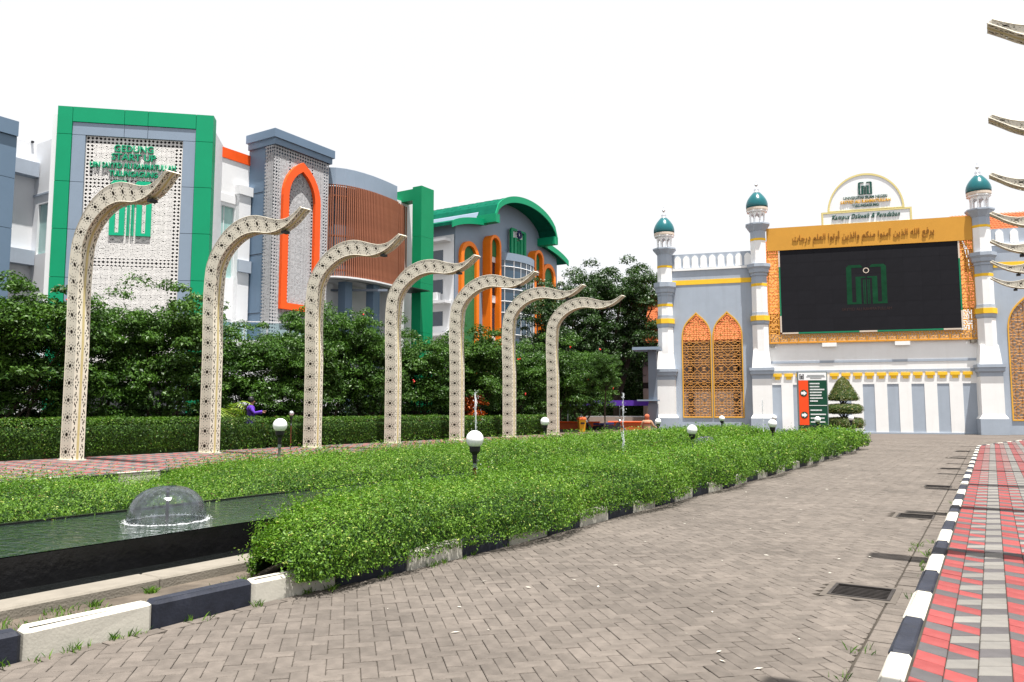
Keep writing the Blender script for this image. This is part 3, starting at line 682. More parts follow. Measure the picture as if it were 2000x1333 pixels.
def make_tree(name, label, loc, top, width, cme, group, cat='tree', base_rz=1.0, trunk_h=None, fruits=0, ntr=2, trad=.09):
    t = thing(name, label, cat, loc, random.uniform(0, 6.28), group); H = top - loc[2]; th = trunk_h or H*.17
    cz = th*.75 + (H - th*.75)/2; rz = (H - th*.75)/2 * 1.02
    c = bpy.data.objects.new('crown', cme); link(c, t); c.location = (0, 0, cz); c.scale = (width/2, width/2, rz)
    b = MB()
    for i in range(ntr):
        a = i*6.28/ntr + random.random(); r0 = .06 if ntr > 1 else 0
        b.tube([(r0*math.cos(a), r0*math.sin(a), -.05), (r0*2*math.cos(a), r0*2*math.sin(a), th*.5), (width*.1*math.cos(a), width*.1*math.sin(a), th), (width*.2*math.cos(a+.3), width*.2*math.sin(a+.3), cz)], [trad, trad*.8, trad*.6, trad*.25], 8)
    trk = b.build('trunk', M['bark'], t, True)
    b = MB()
    for i in range(7):
        a = i*.9 + random.random(); z0 = th*random.uniform(.8, 1.3); rr = width*.33
        b.tube([(0.05*math.cos(a), .05*math.sin(a), z0), (rr*.5*math.cos(a), rr*.5*math.sin(a), z0+.35*rz), (rr*math.cos(a+.2), rr*math.sin(a+.2), z0+.95*rz)], [trad*.5, trad*.3, trad*.12], 6)
    b.build('limbs', M['bark'], trk, True)
    if fruits:
        b = MB()
        for i in range(fruits):
            v = np.random.default_rng(i*7+int(loc[1]*10)).normal(0, 1, 3); v /= np.linalg.norm(v); x, y, z = v*np.array([width/2, width/2, rz])*1.0
            for q in range(3):
                dx, dy, dz = random.gauss(0,.05), random.gauss(0,.05), random.gauss(0,.05); s = random.uniform(.03, .06)
                b.add([(x+dx-s,y+dy,cz+z+dz),(x+dx+s,y+dy,cz+z+dz),(x+dx,y+dy-s,cz+z+dz),(x+dx,y+dy+s,cz+z+dz),(x+dx,y+dy,cz+z+dz-s),(x+dx,y+dy,cz+z+dz+s)], [(0,2,5),(2,1,5),(1,3,5),(3,0,5),(2,0,4),(1,2,4),(3,1,4),(0,3,4)])
        b.build('blossoms', M['flower'], t)
    return t
cr = [crown(.86, .86, .86, 280, 150, .052, M['leaf_tree' if i % 2 else 'leaf_tree2'], 100 + i, .19, .25) for i in range(4)]
ordn = ['first', 'second', 'third', 'fourth', 'fifth', 'sixth', 'seventh', 'eighth', 'ninth', 'tenth', 'eleventh', 'twelfth']
TR = [(-1.8, 540, 5.2), (.9, 575, 4.0), (3.1, 552, 4.6), (6.3, 632, 4.4), (8.6, 645, 3.8), (10.7, 586, 4.6), (12.9, 612, 4.4), (16.8, 652, 5.0), (20.4, 636, 5.2), (24.8, 668, 5.2), (28.6, 658, 5.2), (33.2, 690, 5.0)]
for i, (t, py, wd) in enumerate(TR):
    p = W(FL, -24.6 - .5*(i % 2), t + 11.9); top = 1.6 + (800.6 - py) * p[1] / 1500
    make_tree('leafy_tree', 'dark green leafy tree behind the hedge, %s from the left' % ordn[i], (p[0], p[1], .27), top, wd, cr[i % 4], 'leafy trees behind the hedge', fruits=(0, 2, 1, 0, 1, 2, 1, 1, 3, 5, 4, 2)[i])
cf = [crown(.86, .86, .86, 330, 170, .042, M['leaf_far'], 300 + i, .15, .3) for i in range(2)]
make_tree('shade_tree', 'tall dense dark tree towering beside the leftmost minaret', (8.6, 63, 0), 14.2, 9.6, cf[0], 'tall shade trees', trunk_h=5.2, ntr=2, trad=.32)
make_tree('shade_tree', 'broad dark tree behind the farthest pierced column', (3.6, 60, 0), 12.3, 7.0, cf[1], 'tall shade trees', trunk_h=4.4, ntr=1, trad=.28)
make_tree('shade_tree', 'dark tree close behind the leftmost minaret', (13.2, 68, 0), 14.0, 8.0, cf[0], 'tall shade trees', trunk_h=5.0, ntr=1, trad=.3)
make_tree('leafy_tree', 'thin young tree at the far end of the pink pavement', (5.6, 46.5, .25), 5.3, 2.2, cr[1], None, trunk_h=3.0, ntr=1, trad=.05, fruits=3)
def palm(label, loc, H, n, L):
    t = thing('palm', label, 'palm', loc, 0, 'small palms behind the hedge')
    MB().tube([(0,0,-.05),(.03,0,H*.5),(0,.02,H)], [.07,.06,.05], 8).build('trunk', M['bark'], t, True)
    for i in range(n):
        a = i*6.283/n + random.random()*.4; up = random.uniform(.5, 1.25); V = []; F = []; k = 0
        pts = [(L*u*math.cos(a)*.8, L*u*math.sin(a)*.8, H + L*(up*u - .95*u*u)) for u in np.linspace(0, 1, 11)]
        for j in range(1, 11):
            p = np.array(pts[j]); tg = p - np.array(pts[j-1]); tg /= np.linalg.norm(tg); sd = np.cross(tg, [0,0,1.0]); sd /= np.linalg.norm(sd)+1e-9
            for sg in (-1, 1):
                ln = L*.33*math.sin(math.pi*min(.97, (j+1.5)/12)); q = p + sd*sg*ln + tg*ln*.6 - np.array([0,0,ln*.3]); wv = tg*.03
                V += [p - wv, p + wv, q + wv*.2, q - wv*.2]; F.append((k, k+1, k+2, k+3)); k += 4
        me = np_mesh('frond', np.array(V), np.array(F), M['leaf_palm'], rng.random(len(F))); np_obj('frond', me, t)
palm('yellow green palm behind the hedge beside the second column', (-9.8, 26.4, .27), 1.2, 13, 1.05)
palm('small palm behind the hedge at the left edge', (-16.0, 24.6, .27), 1.6, 11, 1.2)

for i, (t0_, t1_, yy, hh, lab) in enumerate(((-14, 1.5, 58, 5.0, 'dark thicket of shrubs below the far building'), (1.0, 17.0, 71, 8.5, 'dark wooded backdrop under the tall shade trees'))):
    o = bed('thicket', lab, (np.array([1.0, 0]), np.array([0, -1.0])), cst(-yy-2.5), cst(-yy), t0_, t1_, 0, cst(hh), M['leaf_far'], [(-20, 30, 90, .22)], 70+i, .2, ends=.5, pw_=.4); tag(o, cat='thicket', kind='stuff')  # leaf banks added so the far gaps read as deep shade

o = bed('shrub_border', 'dark shrub border in the shade between hedge and buildings', FL, cst(-27.6), cst(-26.2), 6, 41, .26, cst(1.45), M['leaf_far'], [(0, 45, 420, .12)], 91, .1, ends=.4, pw_=.4, rough=1.2); tag(o, cat='shrubs', kind='stuff')  # shrubs added to cover pale walls and keep this gap dark
fl = MB()
for i in range(60):
    t = random.uniform(4.5, 20); s = random.uniform(-4.6, -1.0); p = W(FI, s, t); sz = random.uniform(.006, .022); an = random.uniform(0, 3.14); q = [(sz*1.7,0),(0,sz*.6),(-sz*1.7,0),(0,-sz*.6)]
    fl.add([(p[0] + x*math.cos(an) - y*math.sin(an), p[1] + x*math.sin(an) + y*math.cos(an), .006 + random.random()*.006) for x, y in q], [(0,1,2,3)])
tag(fl.build('fallen_petals', M['kerb_white']), 'pale fallen petals and flecks scattered over the road paving', 'petals', kind='stuff')

# ------------------------------------------------------------------ pierced S-shaped columns
SC = .825
OUT = [(0,0),(0,3.4),(0,6.7),(.05,7.0),(.22,7.36),(.58,7.79),(1.15,8.23),(1.74,8.47),(2.24,8.56),(2.81,8.55),(3.3,8.44),(3.79,8.29),(4.27,8.19),(4.67,8.21),(5.0,8.33),(5.3,8.50)]
INN = [(.65,0),(.65,3.4),(.65,6.4),(.70,6.8),(.93,7.22),(1.30,7.55),(1.82,7.82),(2.24,7.93),(2.67,7.96),(3.09,7.91),(3.57,7.82),(4.06,7.83),(4.53,7.94),(4.9,8.12),(5.13,8.28),(5.38,8.45)]
def smooth_line(P, n):
    P = np.array(P, float) * SC; d = np.r_[0, np.cumsum(np.linalg.norm(np.diff(P, axis=0), axis=1))]
    u = np.linspace(0, d[-1], n)
    # Catmull-Rom through the points
    out = []
    for x in u:
        i = min(len(P)-2, int(np.searchsorted(d, x, 'right'))-1); t = (x-d[i])/(d[i+1]-d[i])
        p0, p1, p2, p3 = P[max(i-1,0)], P[i], P[i+1], P[min(i+2,len(P)-1)]
        m1 = (p2-p0)/max(d[i+1]-d[max(i-1,0)],1e-6)*(d[i+1]-d[i]); m2 = (p3-p1)/max(d[min(i+2,len(P)-1)]-d[i],1e-6)*(d[i+1]-d[i])
        out.append((2*t**3-3*t**2+1)*p1+(t**3-2*t**2+t)*m1+(-2*t**3+3*t**2)*p2+(t**3-t**2)*m2)
    return np.array(out)
# match the two edges by arc position of their control points so that rungs stay square to the curve
def edges(n):
    o, i = np.array(OUT)*SC, np.array(INN)*SC; mid = (o+i)/2; d = np.r_[0, np.cumsum(np.linalg.norm(np.diff(mid, axis=0), axis=1))]
    def interp(P, u):
        res = []
        for x in u:
            k = min(len(P)-2, int(np.searchsorted(d, x, 'right'))-1); t = (x-d[k])/(d[k+1]-d[k]); p1, p2 = P[k], P[k+1]
            p0 = P[k-1] if k > 0 else 2*p1-p2; p3 = P[k+2] if k+2 < len(P) else 2*p2-p1
            d0 = d[k]-d[k-1] if k > 0 else d[k+1]-d[k]; d1 = d[k+1]-d[k]; d2 = d[k+2]-d[k+1] if k+2 < len(P) else d1
            m1 = ((p1-p0)/d0*d1 + (p2-p1)/d1*d0)/(d0+d1)*d1; m2 = ((p2-p1)/d1*d2 + (p3-p2)/d2*d1)/(d1+d2)*d1
            res.append((2*t**3-3*t**2+1)*p1+(t**3-2*t**2+t)*m1+(-2*t**3+3*t**2)*p2+(t**3-t**2)*m2)
        return np.array(res)
    u = np.linspace(0, d[-1], n); return interp(o, u), interp(i, u), d[-1]
_, _, LEN = edges(4); NC = round(LEN / .442); NV, NW, ND = 18, 22, 14; TH = .33     # cells along, rows per cell, columns across the face and the side
EO, EI, _ = edges(NC*NV + 1)
def face_mask(x, y):       # x across -1..1, y along the cell -1..1 ; True = metal
    r = np.hypot(x, y*1.0); th = np.arctan2(y, x)
    hole = (np.hypot(x, y) < .27)
    hole |= (r > .42) & (r < .60) & (np.cos(8*th) > .62)
    hole |= (r > .72) & (r < .98) & (np.cos(8*th + math.pi) > .86) & (np.abs(y) < .8)
    hole |= (np.abs(y) > .84) & (np.abs(y) < .94) & (np.cos(x*9) > .6)
    return ~hole | (np.abs(x) > .88)
def side_mask(x, y):       # x across -1..1 : two lattice bands beside a gold strip
    ax = (np.abs(x) - .62) / .34; r = np.hypot(ax, y); th = np.arctan2(y, ax)
    hole = (r > .35) & (r < .9) & (np.cos(8*th) > .5) & (np.abs(y) < .85)
    return ~hole | (np.abs(x) > .9) | (np.abs(x) < .34)
def column_mesh(sx):
    V = []; F = []; n = NC*NV
    def sheet(fn_pos, nw, mask):
        b = len(V); g = []
        for i in range(n+1):
            for j in range(nw+1): V.append(fn_pos(i, j/nw))
        for i in range(n):
            y = ((i % NV) + .5)/NV*2 - 1
            for j in range(nw):
                x = (j+.5)/nw*2 - 1
                if mask(np.array(x), np.array(y)): a = b + i*(nw+1) + j; F.append((a, a+1, a+nw+2, a+nw+1))
    P = lambda i, v, y: ((EO[i][0]*(1-v) + EI[i][0]*v)*sx, y, EO[i][1]*(1-v) + EI[i][1]*v)
    sheet(lambda i, v: P(i, v, 0.0), NW, face_mask); sheet(lambda i, v: P(i, v, TH), NW, face_mask)
    sheet(lambda i, v: P(i, 0, v*TH), ND, side_mask); sheet(lambda i, v: P(i, 1, v*TH), ND, side_mask)
    me = np_mesh('shell', np.array(V), np.array(F), M['col'])
    # end cap, dark core put in as shade behind holes, gold strips, edge rails
    shade_core = MB(); idx = list(range(0, n+1, 6))
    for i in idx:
        for v, y in ((.07,.03),(.93,.03),(.93,TH-.03),(.07,TH-.03)): shade_core.v.append(P(i, v, y))
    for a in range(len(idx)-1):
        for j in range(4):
            j2 = (j+1) % 4; shade_core.f.append([a*4+j, a*4+j2, a*4+4+j2, a*4+4+j]); shade_core.m.append(0)
    strip = MB()
    for v, dv in ((1.0, .035),):
        for i in idx:
            for vv, y in ((v, TH*.5-.024), (v+dv, TH*.5-.024), (v+dv, TH*.5+.024), (v, TH*.5+.024)): strip.v.append(P(i, vv, y))
        for a in range(len(idx)-1):
            for j in range(4):
                j2 = (j+1) % 4; strip.f.append([a*4+j, a*4+j2, a*4+4+j2, a*4+4+j]); strip.m.append(0)
    rails = MB()
    for v, y in ((0,0),(1,0),(1,TH),(0,TH)):
        rails.tube([P(i, v, y) for i in idx], .011, 6)
    cap = MB(); cap.add([P(n, 0, 0), P(n, 1, 0), P(n, 1, TH), P(n, 0, TH)], [(0,1,2,3)])
    lamp = MB(); c = np.array(P(int(n*.9), 1.06, TH/2)); lamp.box(c[0]-.07, c[0]+.07, c[1]-.1, c[1]+.1, c[2]-.1, c[2]-.03); lamp.tube([(c[0],c[1],c[2]-.03),(c[0],c[1],c[2]+.05)], .02, 6)
    base = MB(); base.box(min(0, .65*SC*sx)-.05, max(0, .65*SC*sx)+.05, -.05, TH+.05, -.05, .03)
    return me, shade_core, strip, rails, cap, lamp, base
def make_column(sx):
    me, shade_core, strip, rails, cap, lamp, base = column_mesh(sx)
    t = thing('pierced_column', 'x', 'column'); np_obj('shell', me, t)
    shade_core.build('core', M['col_core'], t); strip.build('gold_strip', M['gold'], t); rails.build('edge_rail', M['col'], t); cap.build('end_cap', M['col'], t); lamp.build('spotlight', M['black'], t); base.build('base_plate', M['col'], t)
    return t
cl_ = make_column(1); p0 = np.array([-11.84, 20.32])
for i in range(7):
    o = cl_ if i == 0 else copy_tree(cl_)
    p = p0 + dL * 4.045 * i; o.location = (p[0], p[1], .28); o.rotation_euler = (0, 0, R(-34.5))
    tag(o, ['tall cream pierced column curling to the right, nearest of the left row', 'cream pierced S-shaped column, second of the left row', 'cream pierced S-shaped column, third of the left row', 'cream pierced S-shaped column, fourth of the left row', 'cream pierced S-shaped column, fifth of the left row', 'cream pierced S-shaped column, sixth of the left row', 'cream pierced S-shaped column, farthest of the left row'][i], group='pierced columns of the left row')
cr_ = make_column(-1); tip0 = np.array([6.90, 10.70])
RL = ['nearest pierced column whose shadow falls across the bottom of the right pavement', 'pierced column whose long shadow reaches the nearest drain grate'] + ['column tip reaching in from the right edge, %s from the top' % s for s in ('first', 'second', 'third', 'fourth', 'fifth', 'sixth', 'lowest')]
for i in range(-2, 7):
    o = cr_ if i == -2 else copy_tree(cr_)
    tip = tip0 + dR * (4.256 * i - (.5 if i == -2 else 0)); b = tip + np.array([math.cos(R(32)), -math.sin(R(32))]) * 5.38 * SC
    o.location = (b[0], b[1], .22); o.rotation_euler = (0, 0, R(-32)); tag(o, RL[i+2], group='pierced columns of the right row')

# ------------------------------------------------------------------ globe lamps
def make_lamp():
    t = thing('globe_lamp', 'x', 'lamp')
    MB().lathe([(.012,-.125)] + [(.125*math.sin(R(a)), -.125*math.cos(R(a))) for a in range(28, 181, 8)], 28).build('globe', M['globe'], t, True, loc=(0,0,1.2))
    MB().lathe([(.03,.86),(.035,.98),(.075,1.03),(.08,1.10),(.05,1.102)], 20).build('socket', M['black'], t)
    MB().lathe([(.030,.80),(.030,.862)], 14).build('collar', M['steel'], t)
    MB().lathe([(.024,-.1),(.024,.8)], 12).build('pole', M['pole'], t)
    return t
lp_ = make_lamp()
LP = [(-.53,11.03,1.18,'round white globe lamp in the front planting, nearest the camera'), (-4.17,13.89,1.32,'round white globe lamp standing across the pool in front of the hedge'), (.94,22.06,1.26,'globe lamp across the pool in front of the last pierced column'),
      (5.91,31.25,1.12,'globe lamp beside the seated person'), (4.37,18.75,1.11,'large globe lamp in front of the left arched lattice window'), (9.27,34.09,1.21,'globe lamp in front of the right arched lattice window'), (7.44,22.06,1.2,'globe lamp in front of the middle minaret pedestal'),
      (12.74,37.5,1.22,'small globe lamp peeping out behind another by the middle minaret'), (12.37,31.25,1.2,'globe lamp in front of the direction board'), (16.47,37.5,1.19,'globe lamp in front of the clipped tiered bush')]
for i, (x, y, z, lab) in enumerate(LP):
    o = lp_ if i == 0 else copy_tree(lp_)
    o.location = (x, y, z - 1.2); tag(o, lab, group='globe lamps along the pool')
    if i == 0:
        for ch in o.children:
            if ch.name.startswith('pole'): ch.data = ch.data.copy(); ch.data.materials[0] = M['rust']
    elif i == 1:
        for ch in o.children:
            if ch.name.startswith('pole'): ch.data = ch.data.copy(); ch.data.materials[0] = M['pole']
o = copy_tree(lp_); o.location = (-7.35, 25.7, .28); o.scale = (.68, .68, 1.0); tag(o, 'small shiny globe lamp behind the hedge', group='globe lamps along the pool')
for ch in o.children:
    if ch.name.startswith('globe'): ch.data = ch.data.copy(); ch.data.materials[0] = M['silver']; ch.scale = (1, 1, .68)

# ------------------------------------------------------------------ lettering and the emblem
def text(name, body, size, m, parent, x, y, z, wid=None, ext=.02, hgt=None, bold=0.0, shear=0.0):
    c = bpy.data.curves.new(name, 'FONT'); c.body = body; c.size = size; c.extrude = ext; c.align_x = 'CENTER'; c.align_y = 'CENTER'; c.offset = bold; c.shear = shear; c.resolution_u = 3
    tmp = bpy.data.objects.new('tmp', c); C.objects.link(tmp); dg = bpy.context.evaluated_depsgraph_get(); dg.update()
    me = bpy.data.meshes.new_from_object(tmp.evaluated_get(dg)); bpy.data.objects.remove(tmp); bpy.data.curves.remove(c)
    me.name = name; me.materials.clear(); me.materials.append(m)
    xs = [v.co.x for v in me.vertices]; ys = [v.co.y for v in me.vertices]; w0, h0 = max(xs)-min(xs), max(ys)-min(ys); cx, cy = (max(xs)+min(xs))/2, (max(ys)+min(ys))/2
    kx = wid/w0 if wid else 1; ky = hgt/h0 if hgt else kx
    for v in me.vertices: v.co = ((v.co.x-cx)*kx, -v.co.z, (v.co.y-cy)*ky)
    me.update(); o = bpy.data.objects.new(name, me); link(o, parent); o.location = (x, y, z); return o
def rect(x0, x1, z0, z1): return [(x0,z0),(x1,z0),(x1,z1),(x0,z1)]
def emblem(mb, cx, cz, wd, ht, y0, y1, thin=True):      # two open-book strokes folded round a tall doorway, as a unit drawing
    f = lambda pts: [(cx + (x-.5)*wd, cz + (z-.5)*ht) for x, z in pts]
    mb.poly(f([(0,0),(.36,0),(.36,.66),(.48,.66),(.48,.70),(.23,.70),(.23,.05),(.13,.05),(.13,.93),(.42,.93),(.36,1.0),(.06,1.0),(0,.94)]), y0=y0, y1=y1)
    mb.poly(f([(1,0),(.64,0),(.64,.66),(.52,.66),(.52,.70),(.77,.70),(.77,.05),(.87,.05),(.87,.93),(.58,.93),(.64,1.0),(.94,1.0),(1,.94)]), y0=y0, y1=y1)
    for a, b in ((.415,.44),(.455,.48),(.52,.545),(.56,.585)): mb.poly(f([(a,0),(b,0),(b,.62),(a,.62)]), y0=y0, y1=y1)
def ring(cx, cz, r0, r1, n=28): 
    o = [(cx + r1*math.cos(2*math.pi*i/n), cz + r1*math.sin(2*math.pi*i/n)) for i in range(n)]; i_ = [(cx + r0*math.cos(2*math.pi*i/n), cz + r0*math.sin(2*math.pi*i/n)) for i in range(n)]; return o, i_
AR = {'ا':(0xFE8D,0xFE8E,0,0),'أ':(0xFE83,0xFE84,0,0),'آ':(0xFE81,0xFE82,0,0),'ت':(0xFE95,0xFE96,0xFE97,0xFE98),'ج':(0xFE9D,0xFE9E,0xFE9F,0xFEA0),'د':(0xFEA9,0xFEAA,0,0),'ذ':(0xFEAB,0xFEAC,0,0),'ر':(0xFEAD,0xFEAE,0,0),'ع':(0xFEC9,0xFECA,0xFECB,0xFECC),'ف':(0xFED1,0xFED2,0xFED3,0xFED4),'ك':(0xFED9,0xFEDA,0xFEDB,0xFEDC),'ل':(0xFEDD,0xFEDE,0xFEDF,0xFEE0),'م':(0xFEE1,0xFEE2,0xFEE3,0xFEE4),'ن':(0xFEE5,0xFEE6,0xFEE7,0xFEE8),'ه':(0xFEE9,0xFEEA,0xFEEB,0xFEEC),'و':(0xFEED,0xFEEE,0,0),'ي':(0xFEF1,0xFEF2,0xFEF3,0xFEF4)}
def arabic(s):
    ws = []
    for wd in s.split():
        out = []; prev = False
        for i, c in enumerate(wd):
            f = AR[c]; nx = bool(f[2]) and i + 1 < len(wd); out.append(chr(f[(3 if nx else 1) if prev else (2 if nx else 0)])); prev = nx
        ws.append(''.join(reversed(out)))
    return ' '.join(reversed(ws))
def mask_sheet(name, x0, x1, z0, z1, res, fn, m, parent, y=0.0, th=.03):
    nx, nz = max(2, round((x1-x0)/res)), max(2, round((z1-z0)/res)); dx, dz = (x1-x0)/nx, (z1-z0)/nz
    X, Z = np.meshgrid(x0 + (np.arange(nx)+.5)*dx, z0 + (np.arange(nz)+.5)*dz, indexing='ij'); mk = fn(X, Z)
    gx, gz = np.meshgrid(x0 + np.arange(nx+1)*dx, z0 + np.arange(nz+1)*dz, indexing='ij'); n = gx.size
    V = np.concatenate([np.stack([gx.ravel(), np.full(n, y), gz.ravel()], 1), np.stack([gx.ravel(), np.full(n, y+th), gz.ravel()], 1)])
    idx = np.arange(n).reshape(nx+1, nz+1); i, j = np.nonzero(mk); a, b, c, d = idx[i,j], idx[i+1,j], idx[i+1,j+1], idx[i,j+1]; F = [np.stack([a,b,c,d], 1)]
    pad = np.pad(mk, 1)
    for (di, dj, p, q) in ((-1,0,a,d),(1,0,b,c),(0,-1,a,b),(0,1,d,c)):
        e = ~pad[i+1+di, j+1+dj]; F.append(np.stack([p[e], q[e], q[e]+n, p[e]+n], 1))
    F = np.concatenate(F); used, inv = np.unique(F, return_inverse=True)
    return np_obj(name, np_mesh(name, V[used], inv.reshape(F.shape), m), parent)

# ------------------------------------------------------------------ the gate
GO = (30.06, 50.11, 0); GZ = R(-16.59)
g = thing('gate_wall', 'long grey and white gate wall with arched lattice windows and yellow bands', 'gate wall', GO, GZ)
def ogee(cx, hw, zb, zs, za, n=9):
    pts = [(cx - hw, zb), (cx + hw, zb), (cx + hw, zs)]
    prof = [(1.0, 0), (.985, .12), (.93, .28), (.83, .44), (.69, .58), (.52, .70), (.35, .80), (.2, .875), (.09, .94), (0, 1.0)]
    pts += [(cx + hw*p, zs + (za-zs)*q) for p, q in prof[1:]]
    pts += [(cx - hw*p, zs + (za-zs)*q) for p, q in reversed(prof[:-1])]
    return pts
WIN = [(-17.5, .97, 1.1, 6.85, 8.5), (-15.35, .97, 1.1, 6.85, 8.5)]
b = MB(); b.poly([(-19.3,0),(-13.4,0),(-13.4,11.68),(-19.3,11.68)], [ogee(*q) for q in WIN], 0, .35); b.build('wall', M['grey'], g)
b = MB(); b.poly([(1.3,0),(9,0),(9,12.3),(1.3,12.3)], [ogee(3.3, 1.1, .95, 6.9, 8.9), ogee(6.1, 1.1, .95, 6.9, 8.9)], 0, .35); b.build('wall', M['grey'], g)
def pattern(cx, zb, cell):
    def f(X, Z):
        x = ((X - cx) / cell) % 1 * 2 - 1; z = ((Z - zb) / cell) % 1 * 2 - 1
        r = np.hypot(x, z); th = np.arctan2(z, x); w_ = .048
        k = (np.abs(r - .26) < w_*.8) | (np.abs(r - .12) < w_*.6)
        k |= (r > .3) & (r < 1.15) & (np.abs(np.sin(4*th)) * r / 4 < w_*.55)
        k |= (np.abs(np.abs(x) + np.abs(z) - 1.05) < w_*1.2)
        k |= (np.abs(x) > 1 - w_*.8) | (np.abs(z) > 1 - w_*.8) | (np.abs(np.hypot(np.abs(x)-1, np.abs(z)-1) - .42) < w_*.75)
        k |= (np.abs(np.maximum(np.abs(x), np.abs(z)) - .62) < w_*.6)
        return k
    return f
def window(q, parent):
    cx, hw, zb, zs, za = q; out = ogee(cx, hw + .07, zb - .07, zs, za + .12); inn = ogee(cx, hw - .01, zb + .01, zs, za - .02)
    wn = MB().poly(out, [inn], -.05, .06).build('window', M['win_frame'], parent)
    pt = pattern(cx, zb, hw); prof = np.array([(1.0, 0), (.985, .12), (.93, .28), (.83, .44), (.69, .58), (.52, .70), (.35, .80), (.2, .875), (.09, .94), (0, 1.0)])
    def f(X, Z):
        u = np.clip((Z - zs)/(za - zs), 0, 1); lim = np.interp(u, prof[:,1], prof[:,0]) * hw
        return pt(X, Z) & (np.abs(X - cx) < lim)
    mask_sheet('lattice', cx - hw, cx + hw, zb, za, .032, f, M['win_lat'], wn, .02, .04)
for q in WIN + [(3.3, 1.1, .95, 6.9, 8.9), (6.1, 1.1, .95, 6.9, 8.9)]: window(q, g)
MB().box(-19.3,-13.4,-.04,0,0,.22).build('skirting', M['white'], g)
MB().box(-19.3,-13.4,-.03,-.0,10.63,10.97).build('yellow_band', M['yellow'], g); MB().box(1.5,9,-.03,0,10.86,11.2).build('yellow_band', M['yellow'], g)
MB().box(-19.3,-13.4,-.08,.5,11.68,11.84).build('ledge', M['white'], g); MB().box(1.5,9,-.08,.5,12.3,12.44).build('ledge', M['white'], g)
MB().box(-19.3,-13.4,.12,.32,11.84,12.92).build('parapet', M['grey'], g); MB().box(1.5,9,.12,.32,12.44,13.45).build('parapet', M['grey'], g)
pq = None
for i in range(16):
    x = -18.72 + i*.612 if i < 9 else 2.0 + (i-9)*.85; z = 11.84 if i < 9 else 12.44
    if i == 15: break
    if pq is None: pq = MB().poly([(-.23,.07),(.23,.07),(.23,.72),(.16,.86),(0,.96),(-.16,.86),(-.23,.72)], (), .07, .119).build('plaque', M['white'], g, loc=(x,0,z))
    else: q = pq.copy(); link(q, g); q.location = (x, 0, z)
# middle bay: white wall with grey recesses, cornice lines and yellow brackets
b = MB(); gp = [(-12.6,-11.82),(-11.06,-10.3),(-9.58,-8.84),(-8.1,-7.36),(-6.62,-5.89),(-5.12,-4.41),(-3.64,-2.87),(-2.11,-1.39),(-.6,.2)]
b.poly(rect(-13.0,.6,0,6.85), [rect(a,c,.1,3.32) for a, c in gp], 0, .4); b.build('wall', M['white'], g)
pn = MB(); 
for a, c in gp: MB().box(a-.02,c+.02,.03,.08,.05,3.36).build('recess_panel', M['grey'], g)
MB().box(-12.5,.25,-.02,0,4.12,4.3).build('cornice_line', M['grey'], g); MB().box(-12.5,.25,-.03,0,4.8,4.96).build('cornice_line', M['grey'], g)
MB().box(-12.5,.25,-.03,0,0,.1).build('skirting', M['grey'], g)
br = None
for i in range(17):
    x = -12.05 + i*.735
    if br is None: b = MB(); b.box(-.28,.28,-.07,0,3.88,4.08); b.box(-.17,.17,-.04,0,3.68,3.88); br = b.build('bracket', M['yellow'], g, loc=(x,0,0))
    else: q = br.copy(); link(q, g); q.location = (x, 0, 0)
for x in (-8.64, -4.1): MB().box(x-.46,x+.46,-.22,0,5.9,6.16).build('bracket_block', M['white'], g)
for x in (-12.3, .1): MB().box(x-.14,x+.14,-.26,0,5.95,6.15).build('support', M['concrete'], g)

